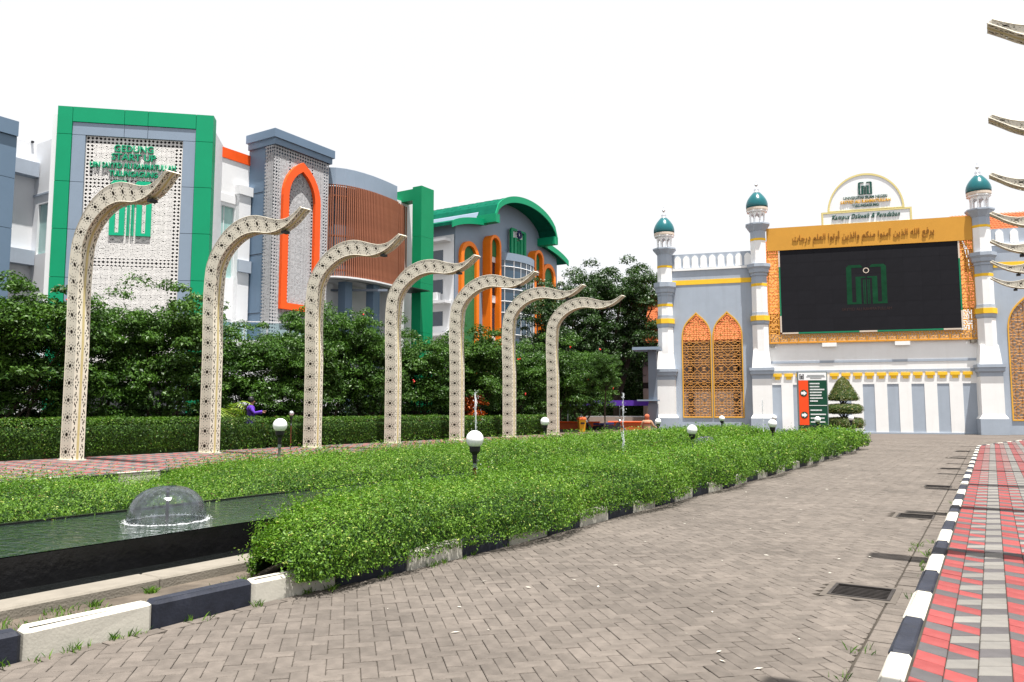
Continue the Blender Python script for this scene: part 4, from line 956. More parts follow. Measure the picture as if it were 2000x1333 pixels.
def minaret(label, u, low):
    t = thing('minaret', label, 'minaret', (GO[0] + u*math.cos(GZ) - .12*math.sin(-GZ), GO[1] + u*math.sin(GZ) - .12*math.cos(GZ), 0), GZ, 'green domed minarets of the gate')
    def seg(name, prof, n, m, smooth=False):
        k = 1/math.cos(math.pi/n) if n <= 8 else 1
        return MB().lathe([(r*k, z) for r, z in prof], n, rot=math.pi/n).build(name, M[m], t, smooth)
    seg('plinth', [(.80,0),(.80,1.02)], 4, 'grey'); seg('plinth_cap', [(.80,1.02),(.655,1.26)], 4, 'white')
    seg('pedestal', [(.65,1.26),(.65,3.72)], 4, 'white'); seg('neck', [(.65,3.72),(.66,3.98)], 4, 'grey')  # grey neck is the cornice's shade put into the colour
    seg('cornice', [(.68,3.98),(.76,4.06),(.76,4.26),(.82,4.3),(.82,4.5)], 4, 'grey')
    seg('shaft_foot', [(.64,4.5),(.60,5.0),(.52,5.75)], 4, 'white')
    seg('shaft', [(.535,5.0),(.535,7.5)], 8, 'white'); seg('ring', [(.55,7.5),(.6,7.62),(.6,7.8)], 8, 'grey'); seg('yellow_ring', [(.64,7.8),(.64,8.15)], 8, 'yellow'); seg('ring', [(.56,8.15),(.54,8.4)], 8, 'grey')
    a, bq, c = (9.05, 9.87, 10.8) if low else (10.25, 11.0, 11.82)
    seg('shaft', [(.52,8.4),(.52,a)], 8, 'white'); seg('yellow_ring', [(.535,a),(.535,a+.19)], 8, 'yellow'); seg('shaft', [(.52,a+.19),(.52,bq)], 8, 'grey')  # grey run: partly real paint, partly capital's shade put into the colour
    seg('capital', [(.57,bq),(.57,bq+.16),(.66,bq+.22),(.68,bq+.45),(.78,bq+.6),(.78,c)], 8, 'grey')
    e, f_, h = (11.9, 12.9, 13.34) if low else (13.5, 14.2, 14.72)
    seg('shaft', [(.51,c),(.51,e)], 8, 'white'); seg('yellow_ring', [(.525,e),(.525,e+.16)], 8, 'yellow'); seg('shaft', [(.51,e+.16),(.51,f_)], 8, 'grey')  # upper grey run likewise mixes real paint with painted shade under the capital
    seg('capital', [(.53,f_),(.79,h-.1),(.81,h-.1),(.81,h)], 8, 'grey')
    # open lantern: eight piers with little arches
    ln = h + .84
    for i in range(8):
        an = math.pi/8 + i*math.pi/4; x, y = .5*math.cos(an), .5*math.sin(an)
        MB().lathe([(.055,h),(.055,ln-.25),(.075,ln-.2),(.075,ln)], 8, x, y).build('pier', M['white'], t)
    ar = MB()
    for i in range(8):
        an = i*math.pi/4; b_ = MB(); b_.poly([(-.21,0),(-.16,0),(-.13,-.12+.16),(-.06,.12),(0,.17),(.06,.12),(.13,.04),(.16,0),(.21,0),(.21,.26),(-.21,.26)], (), -.03, .03)
        M4 = Matrix.Rotation(an - math.pi/2, 4, 'Z') @ Matrix.Translation((0, -.48, ln - .26)); ar.add([tuple(M4 @ Vector(v)) for v in b_.v], b_.f)
    ar.build('arches', M['white'], t)
    dk = MB().lathe([(.5,ln),(.74,ln+.04),(.74,ln+.12)], 8, rot=math.pi/8).build('eave', M['white'], t)
    seg('dome_ring', [(.70,ln+.12),(.735,ln+.16),(.735,ln+.32)], 28, 'frame_cream')
    dz = ln + .32; prof = [(.735,0),(.755,.12),(.75,.28),(.71,.46),(.63,.65),(.51,.84),(.37,1.01),(.27,1.12)]
    dm = seg('dome', [(r, dz+z) for r, z in prof], 28, 'dome', True)
    fin = seg('finial', [(.27,dz+1.12),(.2,dz+1.2),(.15,dz+1.3),(.19,dz+1.36),(.15,dz+1.44),(.06,dz+1.52),(.045,dz+1.62),(.12,dz+1.70),(.12,dz+1.76),(.04,dz+1.82),(.025,dz+1.95),(.006,dz+2.2)], 16, 'silver', True); fin.parent = dm
    return t
minaret('shorter green domed minaret at the left end of the gate', -19.65, True)
minaret('tall green domed minaret left of the big screen', -13.1, False)
minaret('tall green domed minaret right of the big screen', .88, False)

# billboard with led screen
bb = thing('billboard', 'huge ochre framed billboard with a dark led screen', 'billboard', (GO[0] - .2*math.sin(-GZ), GO[1] - .2*math.cos(GZ), 0), GZ)
hdr = MB().box(-12.52,.36,-.06,.12,12.74,14.36).build('header_board', M['gold_panel'], bb)
scr = MB().box(-11.68,-.52,.0,.14,6.88,12.80).build('screen', M['screen'], bb)
mod = MB().box(.006, 1.116-.006, -.004, -.0005, .006, .986-.006).build('module', M['screen_module'], scr)
for i in range(10):
    for j in range(6):
        q = mod if i == j == 0 else mod.copy()
        if q is not mod: link(q, scr)
        q.location = (-11.68 + i*1.116, 0, 6.885 + j*.986)
def kufic(X, Z):       # square angular interlace
    a = np.floor(X/.052).astype(int); c = np.floor(Z/.052).astype(int)
    r_ = np.random.default_rng(5); tile = np.ones((24, 12), bool)
    pat = ["111111111111","100000000001","101110111101","101010100101","101011101101","100000000001","111101111011","000100010010","101110111110","101000100000","101111101111","100000001001","111111111001","100010001001","101010101101","101110101001","100000100001","111111111111","000010010000","111010111110","101000100010","101111101010","100000001010","111111111011"]
    T = np.array([[ch == '1' for ch in row] for row in pat]); return T[c % 24, a % 12]
mask_sheet('lattice_border', -12.5, -11.78, 6.2, 12.74, .026, kufic, M['gold_lat'], bb, .02, .03)
mask_sheet('lattice_border', -.43, .31, 6.2, 12.74, .026, kufic, M['gold_lat'], bb, .02, .03)
mask_sheet('lattice_border', -11.78, -.43, 6.2, 6.80, .026, kufic, M['gold_lat'], bb, .02, .03)
for x0, x1, z0, z1 in ((-12.52,-12.47,6.17,12.74),(.31,.36,6.17,12.74),(-12.47,.31,6.17,6.22)): MB().box(x0,x1,.0,.08,z0,z1).build('edge_frame', M['gold_panel'], bb)
def seglist(a, b, vert, fixed):
    L = b - a; cuts = [(0, .095, 'c'), (.095, .445, 'g'), (.445, .545, 'c'), (.545, .905, 'g'), (.905, 1, 'c')] if not vert else [(0, .2, 'c'), (.2, .8, 'g'), (.8, 1, 'c')]
    for u, v, c in cuts:
        p, q = a + L*u, a + L*v; m = M['frame_green' if c == 'g' else 'frame_cream']
        if vert: MB().box(fixed-.05, fixed+.05, -.03, .1, p, q).build('screen_trim', m, bb)
        else: MB().box(p, q, -.03, .1, fixed-.05, fixed+.05).build('screen_trim', m, bb)
seglist(-11.65, -.55, False, 12.79); seglist(-11.65, -.55, False, 6.89); seglist(6.95, 12.73, True, -11.72); seglist(6.95, 12.73, True, -.48)
b = MB(); emblem(b, -6.15, 10.1, 2.5, 2.7, -.008, .001); b.build('screen_emblem', M['screen_green'], scr)
o_, i_ = ring(-6.15, 11.05, .14, .19); MB().poly(o_, [i_], -.012, .001).build('screen_ring', M['frame_cream'], scr)
text('screen_text', 'SAYYID ALI RAHMATULLAH', .4, M['screen_text'], scr, -6.2, -.006, 8.42, 3.1, .004, .2)
text('arabic_lettering', arabic('يرفع الله الذين آمنوا منكم والذين أوتوا العلم درجات'), 1, M['letters_brown'], hdr, -6.35, -.09, 13.5, 8.9, .02, .8, .0)
# arched name sign standing on the billboard
ns = thing('name_sign', 'white arched name sign with a pale yellow rim above the billboard', 'sign', (GO[0] - .2*math.sin(-GZ), GO[1] - .2*math.cos(GZ), 0), GZ)
arc = [(-6.02 + 2.42*math.cos(R(a)), 15.2 + 2.6*math.sin(R(a))) for a in range(0, 181, 6)]
inn = [(-6.02 + 2.29*math.cos(R(a)), 15.3 + 2.37*math.sin(R(a))) for a in range(0, 181, 6)]
apn = MB().poly(inn, (), -.02, .1).build('arch_panel', M['sign_white'], ns); MB().poly(arc, [inn], -.06, .14).build('arch_rim', M['cream_edge'], ns)
bpn = MB().box(-8.74,-3.28,-.02,.1,14.36,15.12).build('base_panel', M['sign_white'], ns)
MB().poly(rect(-8.85,-3.17,14.36,15.24), [rect(-8.74,-3.28,14.362,15.12)], -.06, .14).build('base_rim', M['cream_edge'], ns)
b = MB(); emblem(b, -6.0, 16.75, .86, .86, -.08, -.02); b.build('emblem', M['letters_dark'], apn)
text('lettering', 'UNIVERSITAS ISLAM NEGERI', .4, M['letters_dark'], apn, -6.02, -.06, 16.12, 2.75, .02, .2, .004)
text('lettering', 'SAYYID ALI RAHMATULLAH', .4, M['letters_yellow'], apn, -6.02, -.06, 15.84, 3.15, .03, .21, .004)
text('lettering', 'TULUNGAGUNG', .4, M['letters_dark'], apn, -6.02, -.06, 15.56, 1.65, .02, .2, .004)
text('lettering', 'Kampus Dakwah & Peradaban', .4, M['letters_dark'], bpn, -6.05, -.06, 14.78, 4.3, .03, .42, .004, .35)
for x in (-8.2, -3.9): MB().tube([(x,.14,14.2),(x,.14,15.0)], .04, 8).build('strut', M['steel'], ns)

# tiled building behind the gate, seen through the lattices
hb = thing('tiled_building', 'old plaster building with an orange tiled roof behind the gate', 'building', GO, GZ)
MB().box(-22, 1.0, 5.2, 5.6, 0, 7.1).build('wall', M['back_wall'], hb)
MB().box(-22, 1.0, 5.15, 5.2, 3.3, 3.75).build('dark_band', M['dark'], hb)
for x in (-18.2, -14.75, -8, -3): MB().box(x-.16, x+.16, 5.0, 5.19, 0, 7.0).build('post', M['dark'], hb)
def tiled(parent, x0, x1, y0, z0, y1, z1, name='roof'):
    rf = MB().add([(x0,y0,z0-.06),(x1,y0,z0-.06),(x1,y1,z1-.06),(x0,y1,z1-.06)], [(0,1,2,3)]).build(name, M['rooftile'], parent)
    L = math.hypot(y1-y0, z1-z0); n = int(L/.3); V = []; F = []; nx = int((x1-x0)/.12); k = 0
    for r in range(n):
        a, c = r/n, (r+1.12)/n
        for i in range(nx):
            for h in (0,):
                xa, xb = x0 + (x1-x0)*i/nx, x0 + (x1-x0)*(i+1)/nx; hh = .05 if i % 2 else .015
                V += [(xa, y0+(y1-y0)*a, z0+(z1-z0)*a+hh+.03), (xb, y0+(y1-y0)*a, z0+(z1-z0)*a+hh+.03), (xb, y0+(y1-y0)*c, z0+(z1-z0)*c+hh-.02), (xa, y0+(y1-y0)*c, z0+(z1-z0)*c+hh-.02)]; F.append((k,k+1,k+2,k+3)); k += 4
    o = np_obj('roof_tiles', np_mesh('roof_tiles', np.array(V), np.array(F), M['rooftile']), rf); o['kind'] = 'stuff'
tiled(hb, -22, .5, 4.6, 6.95, 11.5, 11.6)
tiled(hb, -12.9, 1.5, 3.2, 8.6, 7.4, 15.0, 'upper_roof')
hb2 = thing('tiled_building', 'red tiled roof showing above the wall right of the gate', 'building', GO, GZ)
MB().box(1.6, 14, 5.2, 5.6, 0, 13.2).build('wall', M['back_wall'], hb2); tiled(hb2, 1.4, 14, 4.8, 13.0, 9.5, 16.6)

# ------------------------------------------------------------------ building with the green portal (left)
def panels(parent, rects, y0, y1, m, name='panel', gap=.012):
    for x0, x1, z0, z1 in rects: MB().box(x0+gap, x1-gap, y0, y1, z0+gap, z1-gap).build(name, m, parent)
A = thing('portal_building', 'white and grey building with a big green portal frame and pierced screen', 'building', (-19.52, 40.0, 0), R(10.4))
ZJ = [0, 3.35, 5.88, 8.42, 10.96, 13.49, 16.02]
panels(A, [(-4.42,-3.68,a,b) for a, b in zip(ZJ[:-1], ZJ[1:])] + [(2.46,3.36,a,b) for a, b in zip(ZJ[:-1], ZJ[1:])], -.14, .6, M['clad_green'], 'green_panel')
panels(A, [(-4.42,-3.68,16.02,17.52),(2.46,3.36,16.02,17.52),(-3.68,-1.14,16.70,17.52),(-1.14,.03,16.70,17.52),(.03,2.46,16.70,17.52)], -.14, .6, M['clad_green'], 'green_panel')
panels(A, [(-3.68,-3.02,a,b) for a, b in zip(ZJ[:-1], ZJ[1:])] + [(1.82,2.46,a,b) for a, b in zip(ZJ[:-1], ZJ[1:])], -.09, .6, M['clad_grey2'], 'grey_panel')
panels(A, [(-3.68,-1.14,16.02,16.70),(-1.14,.03,16.02,16.70),(.03,2.46,16.02,16.70)], -.09, .6, M['clad_grey2'], 'grey_panel')
def rosettes(cell, w_=.10):
    def f(X, Z):
        x = (X/cell) % 1*2-1; z = (Z/cell) % 1*2-1; r = np.hypot(x, z); th = np.arctan2(z, x)
        hole = (r > .22) & (r < .40) & (np.cos(8*th) > .25)
        hole |= (r > .55) & (r < .80) & (np.cos(12*th) > .35)
        r2 = np.hypot(np.abs(x)-1, np.abs(z)-1); t2 = np.arctan2(np.abs(z)-1, np.abs(x)-1)
        hole |= (r2 < .16) | ((r2 > .28) & (r2 < .46) & (np.cos(8*t2) > .1))
        return ~hole
    return f
ra_ = rosettes(.5)
def scrA(X, Z):
    edge_ = (np.abs(X + .62) > 2.0) | (Z > 15.6) | (np.abs(((Z - 3) % 4.2) - 2.1) < .22)
    k = ra_(X, Z); x = (X/.2) % 1*2-1; z = (Z/.2) % 1*2-1
    return np.where(edge_, ~((np.abs(x) + np.abs(z) < .85)), k)
mask_sheet('pierced_screen', -3.02, 1.82, 3.0, 16.02, .028, scrA, M['lattice'], A, .0, .03)
MB().box(-3.0,1.8,.16,.2,0,16.0).build('screen_backing', M['lattice_dark'], A)
MB().box(-4.80,-4.43,.3,2.0,0,17.2).build('white_fin', M['white2'], A)
MB().box(-4.43,3.3,.62,6,0,16.9).build('block', M['white2'], A)
text('lettering', 'GEDUNG', 1, M['letters_green'], A, -.63, -.05, 15.42, 1.95, .05, .36, .012)
text('lettering', 'START UP', 1, M['letters_green'], A, -.62, -.05, 14.96, 2.2, .05, .36, .012)
text('lettering', 'UIN SAYYID ALI RAHMATULLAH', 1, M['letters_green'], A, -.63, -.05, 14.48, 4.25, .05, .3, .01)
text('lettering', 'TULUNGAGUNG', 1, M['letters_green'], A, -.6, -.05, 14.05, 2.4, .05, .3, .012)
b = MB(); emblem(b, -.66, 12.2, 2.05, 2.95, -.09, -.002); b.build('emblem', M['logo_green'], A)
# side walls left of the portal
AV = R(58)                 # local x along the avenue, local -y towards the road
lw = thing('side_wing', 'white wing with grey lintels left of the green portal', 'building', (-26.7, 42.0, 0), AV)
MB().box(-9, 0, 0, .4, 0, 16.45).build('wall', M['white2'], lw)
MB().box(-9, -.05, -.55, 0, 14.45, 15.25).build('lintel', M['grey'], lw); MB().box(-9, -.05, -.55, 0, 9.5, 10.3).build('lintel', M['grey'], lw)
b = MB(); b.poly(rect(0,3.1,0,16.45), [rect(.55,2.2,10.1,12.9), rect(.55,2.2,4.5,7.5)], 0, .3)
M4 = Matrix.Rotation(R(-90), 4, 'Z'); b.v = [tuple(M4 @ Vector((x, y, z))) for x, y, z in b.v]; b.build('return_wall', M['white2'], lw)
for z0, z1 in ((10.1,12.9),(4.5,7.5)):
    wn = MB().box(.12,.16,-2.2,-.55,z0,z1).build('window', M['glass_aqua'], lw)
    MB().box(.08,.12,-1.4,-1.36,z0,z1).build('mullion', M['white2'], wn)
MB().box(-.05,.02,-3.1,0,13.4,13.5).build('shadow_groove', M['grey'], lw)  # thin grey strip across the return wall
MB().box(-.32,-.2,-.12,0,16.45,16.55).build('security_camera', M['black'], lw)
tw = thing('grey_tower', 'blue grey clad tower cut off by the left edge', 'building', (-25.5, 38.5, 0), AV)
for a, b_ in zip([0,3.3,5.8,8.3,10.8,13.4], [3.3,5.8,8.3,10.8,13.4,15.6]): panels(tw, [(-6,0,a,b_)], 0, 4, M['clad_grey'], 'panel')
panels(tw, [(-6,0,15.6,16.4)], -.12, 4, M['clad_grey'], 'cap_panel')
# wing between the portal and the arched tower
w2 = thing('white_wing', 'white wing with an orange roof edge between the portal and the arched tower', 'building', (-15.78, 45.06, 0), AV)
b = MB(); b.poly(rect(-4.2,.2,0,16.2), [rect(-2.2,-.95,9.2,13.4), rect(-2.2,-.95,3,6.8)], 0, .4); b.build('wall', M['white2'], w2)
for z0, z1 in ((9.2,13.4),(3,6.8)):
    wn = MB().box(-2.2,-.95,.18,.2,z0,z1).build('window', M['glass_aqua'], w2); MB().box(-1.6,-1.56,.15,.18,z0,z1).build('mullion', M['white2'], wn)
MB().box(-4.2,.2,-.06,.5,16.2,16.8).build('roof_edge', M['orange'], w2)
MB().box(-.92,-.1,-.35,0,0,14.2).build('pilaster', M['white2'], w2); MB().box(-1.0,-.02,-.45,0,14.2,14.75).build('pilaster_cap', M['white2'], w2)
MB().box(-.95,-.05,-.5,-.36,9.6,10.3).build('lintel', M['grey'], w2); MB().box(-2.6,-2.3,-.22,0,0,13.9).build('pilaster', M['white2'], w2)
MB().box(-2.9,-.95,-.06,0,13.6,14.1).build('hood', M['white2'], w2)
# arched tower
B = thing('arched_tower', 'blue grey tower with a pierced screen and an orange pointed arch', 'building', (-14.08, 44.0, 0), AV)
MB().box(0,4.35,.0,2.05,0,17.1).build('body', M['clad_grey'], B)
for z in (3.6,7.2,10.7,14.4): MB().box(-.012,0,.7,2.3,z,z+.03).build('panel_joint', M['dark'], B)
MB().box(-.28,4.55,-.5,2.05,17.48,17.98).build('cap', M['clad_grey'], B); MB().box(-.15,4.42,-.4,2.0,17.1,17.48).build('cap_step', M['clad_grey'], B)
rb = rosettes(.42)
def scrB(X, Z):
    e = (X < .3) | (X > 3.85) | (Z > 16.6) | (np.abs(X - 1.1) < .1) | (np.abs(X - 2.9) < .1); x = (X/.2) % 1*2-1; z = (Z/.2) % 1*2-1
    return np.where(e, ~(np.abs(x)+np.abs(z) < .9), rb(X, Z))
mask_sheet('pierced_screen', -.1, 4.25, 5.8, 17.08, .034, scrB, M['lattice2'], B, -.28, .03)
o = mask_sheet('pierced_screen', 0, .75, 5.8, 17.08, .034, lambda X, Z: scrB(X + .05, Z), M['lattice2'], B, 0, .03); o.rotation_euler = (0,0,R(-90)); o.location = (-.12, .5, 0)
def pointed(cx, hw, zb, zs, za):
    pr_ = [(1,0),(.975,.17),(.91,.34),(.79,.52),(.61,.69),(.36,.85),(0,1.0)]
    return [(cx-hw,zb),(cx+hw,zb),(cx+hw,zs)] + [(cx+hw*p, zs+(za-zs)*q) for p, q in pr_[1:]] + [(cx-hw*p, zs+(za-zs)*q) for p, q in reversed(pr_[:-1])]
MB().poly(pointed(1.93,1.47,7.45,14.2,16.5), [pointed(1.93,1.03,7.83,14.2,15.93)], -.52, -.3).build('orange_arch', M['orange'], B)
# slatted drum
S_ = [(-11.87,48.0),(-11.3,48.05),(-10.72,48.3),(-10.2,48.7),(-9.74,49.2),(-9.25,49.85),(-8.8,50.6),(-8.38,51.4),(-8.01,52.2)]
sl = thing('slatted_drum', 'curved building bay wrapped in brown vertical slats', 'building', (0, 0, 0))
def curtain(name, pts, z0, z1, m, off=0.0):
    b = MB(); n = len(pts)
    for i, p in enumerate(pts):
        a = np.array(pts[max(i-1,0)]); c = np.array(pts[min(i+1,n-1)]); d = (c-a)/np.linalg.norm(c-a); q = np.array(p) + np.array([d[1],-d[0]])*off; q2 = q - np.array([d[1],-d[0]])*.25
        b.v += [(*q,z0),(*q,z1),(*q2,z1),(*q2,z0)]
    for i in range(n-1):
        for j in range(4):
            k = (j+1) % 4; b.f.append([i*4+j,i*4+4+j,i*4+4+k,i*4+k]); b.m.append(0)
    b.f.append([0,1,2,3]); b.m.append(0); e = (n-1)*4; b.f.append([e+3,e+2,e+1,e]); b.m.append(0)
    return b.build(name, m, sl)
curtain('parapet', S_, 15.95, 17.05, M['clad_grey2'], .05); curtain('wall', S_, 9.9, 15.95, M['grey_dark'], -.35)
curtain('slat_rail', S_, 15.2, 15.28, M['brown'], .06); curtain('slat_rail', S_, 10.4, 10.48, M['brown'], .06); curtain('slat_rail', S_, 12.6, 12.68, M['brown'], .06)
SP = np.array(S_); dd = np.r_[0, np.cumsum(np.linalg.norm(np.diff(SP, axis=0), axis=1))]; slat = None
for i in range(44):
    u = dd[-1]*(i+.5)/44; x, y = np.interp(u, dd, SP[:,0]), np.interp(u, dd, SP[:,1]); x2, y2 = np.interp(min(u+.05, dd[-1]), dd, SP[:,0]), np.interp(min(u+.05, dd[-1]), dd, SP[:,1]); x1, y1 = np.interp(u-.05, dd, SP[:,0]), np.interp(u-.05, dd, SP[:,1])
    az = math.atan2(y2-y1, x2-x1)
    if slat is None: slat = MB().box(-.032,.032,-.2,-.07,10.0,15.93).build('slat', M['brown'], sl); q = slat
    else: q = slat.copy(); link(q, sl)
    q.location = (x, y, 0); q.rotation_euler = (0, 0, az)
for i in range(7):
    q = slat.copy(); link(q, sl); q.location = (-8.0+.075*i*1.15+.05, 52.4+.25*i, -.05); q.rotation_euler = (0,0,AV)
base_pts = [(p[0]-1.6, p[1]+1.4) for p in S_]
curtain('recessed_wall', base_pts, 0, 9.9, M['white2'])
b = MB(); q = [(p[0]+.3,p[1]-.25,9.9) for p in S_] + [(p[0]-2,p[1]+2,9.9) for p in reversed(S_)]; b.add(q + [(x,y,10.0) for x,y,z in q], [tuple(range(len(q)))[::-1], tuple(range(len(q),2*len(q)))] + [(i,(i+1)%len(q),(i+1)%len(q)+len(q),i+len(q)) for i in range(len(q))]); b.build('soffit', M['white2'], sl)
for (x, y) in ((-9.3,50.9),(-10.9,49.7)): MB().lathe([(.45,0),(.45,9.9)], 4, x, y, rot=R(58)+math.pi/4).build('column', M['clad_grey'], sl)
MB().box(-12,-8.2,50.0,50.06,9.35,9.5).build('soffit_beam', M['grey_dark'], sl)
# white end bay and green pillar
eb = thing('end_bay', 'narrow white bay beside the green pillar', 'building', (-8.0, 52.2, 0), AV)
MB().box(0,2.6,.15,3,0,16.2).build('wall', M['white2'], eb)
pc_ = thing('green_pillar', 'tall green clad pillar with a beam at the end of the white building', 'pillar', (-6.2, 51.5, 0), AV)
for a, b_ in zip([0,3.4,6.8,10.2,13.4], [3.4,6.8,10.2,13.4,16.92]): panels(pc_, [(0,1.38,a,b_)], 0, .78, M['clad_dkgreen'], 'panel', .006)
MB().box(.3,1.1,.79,4.2,16.1,16.9).build('beam', M['clad_dkgreen'], pc_)
MB().box(-1.8,-.0,-.8,.9,9.5,9.56).build('canopy_fin', M['black'], pc_)
# glass balustrade on the terrace
gb = thing('glass_balustrade', 'glass balustrade with steel posts on the terrace above the trees', 'balustrade', (-17.2, 41.6, 5.4), R(12))
MB().tube([(0,0,1.05),(7.4,0,1.05)], .025, 8).build('handrail', M['silver'], gb)
pst = None
for i in range(7):
    x = .1 + i*1.2
    if pst is None: b = MB(); b.tube([(0,0,0),(0,0,1.03)], .025, 8); b.box(-.08,.08,-.02,.02,.3,.33); b.box(-.08,.08,-.02,.02,.75,.78); pst = b.build('post', M['silver'], gb, loc=(x,0,0))
    else: q = pst.copy(); link(q, gb); q.location = (x,0,0)
def clear_glass():
    m = bpy.data.materials.new('clear_glass'); m.use_nodes = True; N = m.node_tree.nodes; L = m.node_tree.links; N.remove(N['Principled BSDF'])
    t = N.new('ShaderNodeBsdfTransparent'); t.inputs[0].default_value = (.72,.84,.86,1); g_ = N.new('ShaderNodeBsdfGlossy'); g_.inputs['Roughness'].default_value = .03; f = N.new('ShaderNodeFresnel'); f.inputs[0].default_value = 1.5
    mx = N.new('ShaderNodeMixShader'); L.new(f.outputs[0], mx.inputs[0]); L.new(t.outputs[0], mx.inputs[1]); L.new(g_.outputs[0], mx.inputs[2]); L.new(mx.outputs[0], N['Material Output'].inputs[0]); return m
M['clear'] = clear_glass()
for i in range(6): MB().box(.14+i*1.2, 1.26+i*1.2, -.006, .006, .06, .98).build('pane', M['clear'], gb)
MB().box(-.3,7.8,-.1,1.6,-5.4,0).build('terrace', M['white2'], gb)

# ------------------------------------------------------------------ far building with the green barrel roof
D = thing('barrel_roof_building', 'far grey building with a green curved roof and orange arches', 'building', (-.75, 75.0, 0), AV)
UC = 1.2
def prof_big(du): return 19.6 + 2.75*math.sqrt(max(0, 1-(du/6.0)**2))
def prof_wing(du): return 17.35 + 2.3*math.sqrt(max(0, 1-(abs(du)/11.6)**2))
pts = [(-8.4,0),(10.8,0),(10.8,17.6)] + [(UC+d, prof_wing(d)-.15) for d in (9.4,8,6.2)] + [(UC+d, prof_big(d)-.2) for d in np.linspace(5.8,-5.8,21)] + [(UC+d, prof_wing(d)-.15) for d in (-6.2,-8,-9.4)]
MB().poly(pts, (), 0, 22).build('wall', M['clad_grey2'], D)
MB().box(-8.42,-8.38,.02,22,0,17.3).build('side_wall', M['white2'], D)
def roof_strip(name, prof, a, b_, y0, y1, th, n=24):
    q = [(UC+d, prof(d)) for d in np.linspace(a, b_, n)]; return MB().poly(q + [(x, z-th) for x, z in reversed(q)], (), y0, y1).build(name, M['roof_green'], D)
def fascia(name, prof, a, b_, y0, th, n=24):
    q = [(UC+d, prof(d)+.06) for d in np.linspace(a, b_, n)]; return MB().poly(q + [(x, z-th) for x, z in reversed(q)], (), y0-.12, y0).build(name, M['clad_green'], D)
roof_strip('main_roof', prof_big, -6, 6, -2.0, 22, .3); fascia('main_fascia', prof_big, -6, 6, -2.0, .62)
MB().box(UC-6.05,UC-5.3,-2.1,0,18.95,19.75).build('eave_return', M['clad_green'], D); MB().box(UC+5.3,UC+6.05,-2.1,0,18.95,19.75).build('eave_return', M['clad_green'], D)
roof_strip('wing_roof', prof_wing, -10.9, -5.6, -.7, 22, .3); roof_strip('wing_roof', prof_wing, 5.6, 10.9, -.7, 22, .3)
fascia('wing_fascia', prof_wing, -10.9, -5.6, -.7, .6); fascia('wing_fascia', prof_wing, 5.6, 10.9, -.7, .6)
rib = None
for i in range(24):
    y = -1.4 + i*.98
    q_ = [(UC+d, prof_big(d)+.03) for d in np.linspace(-6, 0, 9)]; 
    if rib is None:
        b = MB(); b.poly(q_ + [(x, z-.05) for x, z in reversed(q_)], (), 0, .05); rib = b.build('roof_seam', M['roof_green'], D, loc=(0, y, 0))
    else: q = rib.copy(); link(q, D); q.location = (0, y, 0)
def rarch(cx, hw, zb, zt, n=14): return [(cx-hw,zb),(cx+hw,zb)] + [(cx+hw*math.cos(math.pi*i/n), zt-hw+hw*math.sin(math.pi*i/n)) for i in range(n+1)]
for cx, zt in ((-6.3,17.0),(8.5,17.3)):
    ar = MB().poly(rarch(cx,1.42,0,zt), [rarch(cx,.98,.3,zt-.42)], -.35, .0).build('orange_arch', M['orange2'], D)
    MB().poly(rarch(cx,.97,.32,zt-.43), (), -.1, -.02).build('mosaic_panel', M['moss'], ar)
for cx in (-2.9, 5.4):
    ar = MB().poly(rarch(cx,.95,0,18.2), [rarch(cx,.66,.3,17.9)], -.9, .0).build('orange_arch', M['orange2'], D)
    MB().poly(rarch(cx,.65,16.2,17.88), (), -.5, -.4).build('mosaic_panel', M['moss'], ar)
    MB().box(cx-.65,cx+.65,-.32,-.3,.3,16.2).build('dark_glazing', M['glass'], ar)
    for z in (16.0,12.1,8.2,4.4): MB().box(cx-.64,cx+.64,-.42,-.33,z-.35,z+.35).build('spandrel', M['white2'], ar)
def bulge(u): return -1.7*math.sqrt(max(0, 1-((u-1.3)/3.35)**2))
us = np.linspace(-1.95, 4.55, 15)
b = MB(); b.v = [(u, bulge(u), z) for z in (0,16.0) for u in us]; b.f = [[i,i+1,i+16,i+15] for i in range(14)]; b.m = [0]*14; cg = b.build('curtain_glass', M['glass_blue'], D)
for z, zz in ((16.0,16.75),): b = MB(); b.v = [(u, bulge(u)-.08, zq) for zq in (z,zz) for u in us] + [(u, .0, zz) for u in us]; b.f = [[i,i+1,i+16,i+15] for i in range(14)] + [[15+i,16+i,31+i,30+i] for i in range(14)]; b.m = [0]*28; b.build('glass_parapet', M['clad_grey2'], D)
for z in (15.4,13.2,12.0,10.9,8.8,7.6,6.4): MB().tube([(u, bulge(u)-.04, z) for u in us], .045, 5).build('transom', M['white2'], cg)
for u in us[1:-1:2]: MB().tube([(u, bulge(u)-.04, 0),(u, bulge(u)-.04, 16)], .035, 5).build('mullion', M['white2'], cg)
b = MB(); b.poly(rect(.75,3.15,16.95,19.6), (), -.25, -.02); b.build('emblem_plate', M['sign_white'], D)
b = MB(); emblem(b, 1.95, 18.2, 2.9, 3.0, -.5, -.26); b.build('emblem', M['clad_dkgreen'], D)
o_, i_ = ring(1.95, 19.2, .2, .42); MB().poly(o_, [i_], -.62, -.5).build('emblem_ring', M['navy'], D)
for z in (16.9,14.2,11.3,8.4,5.4):
    MB().box(-9.3,-8.42,0.3,14,z-.25,z).build('balcony_slab', M['white2'], D)
    for y in (1.2,4.0,6.8): MB().box(-8.46,-8.43,y,y+1.7,z-2.2,z-.9).build('window', M['glass'], D)
MB().box(-9.2,-8.6,1.3,2.1,11.35,12.05).build('air_conditioner', M['white2'], D)
MB().box(10.8,16,2,14,0,17.2).build('rear_block', M['white2'], D); MB().box(10.8,16.2,1.8,14,15.6,15.75).build('rear_band', M['grey'], D)

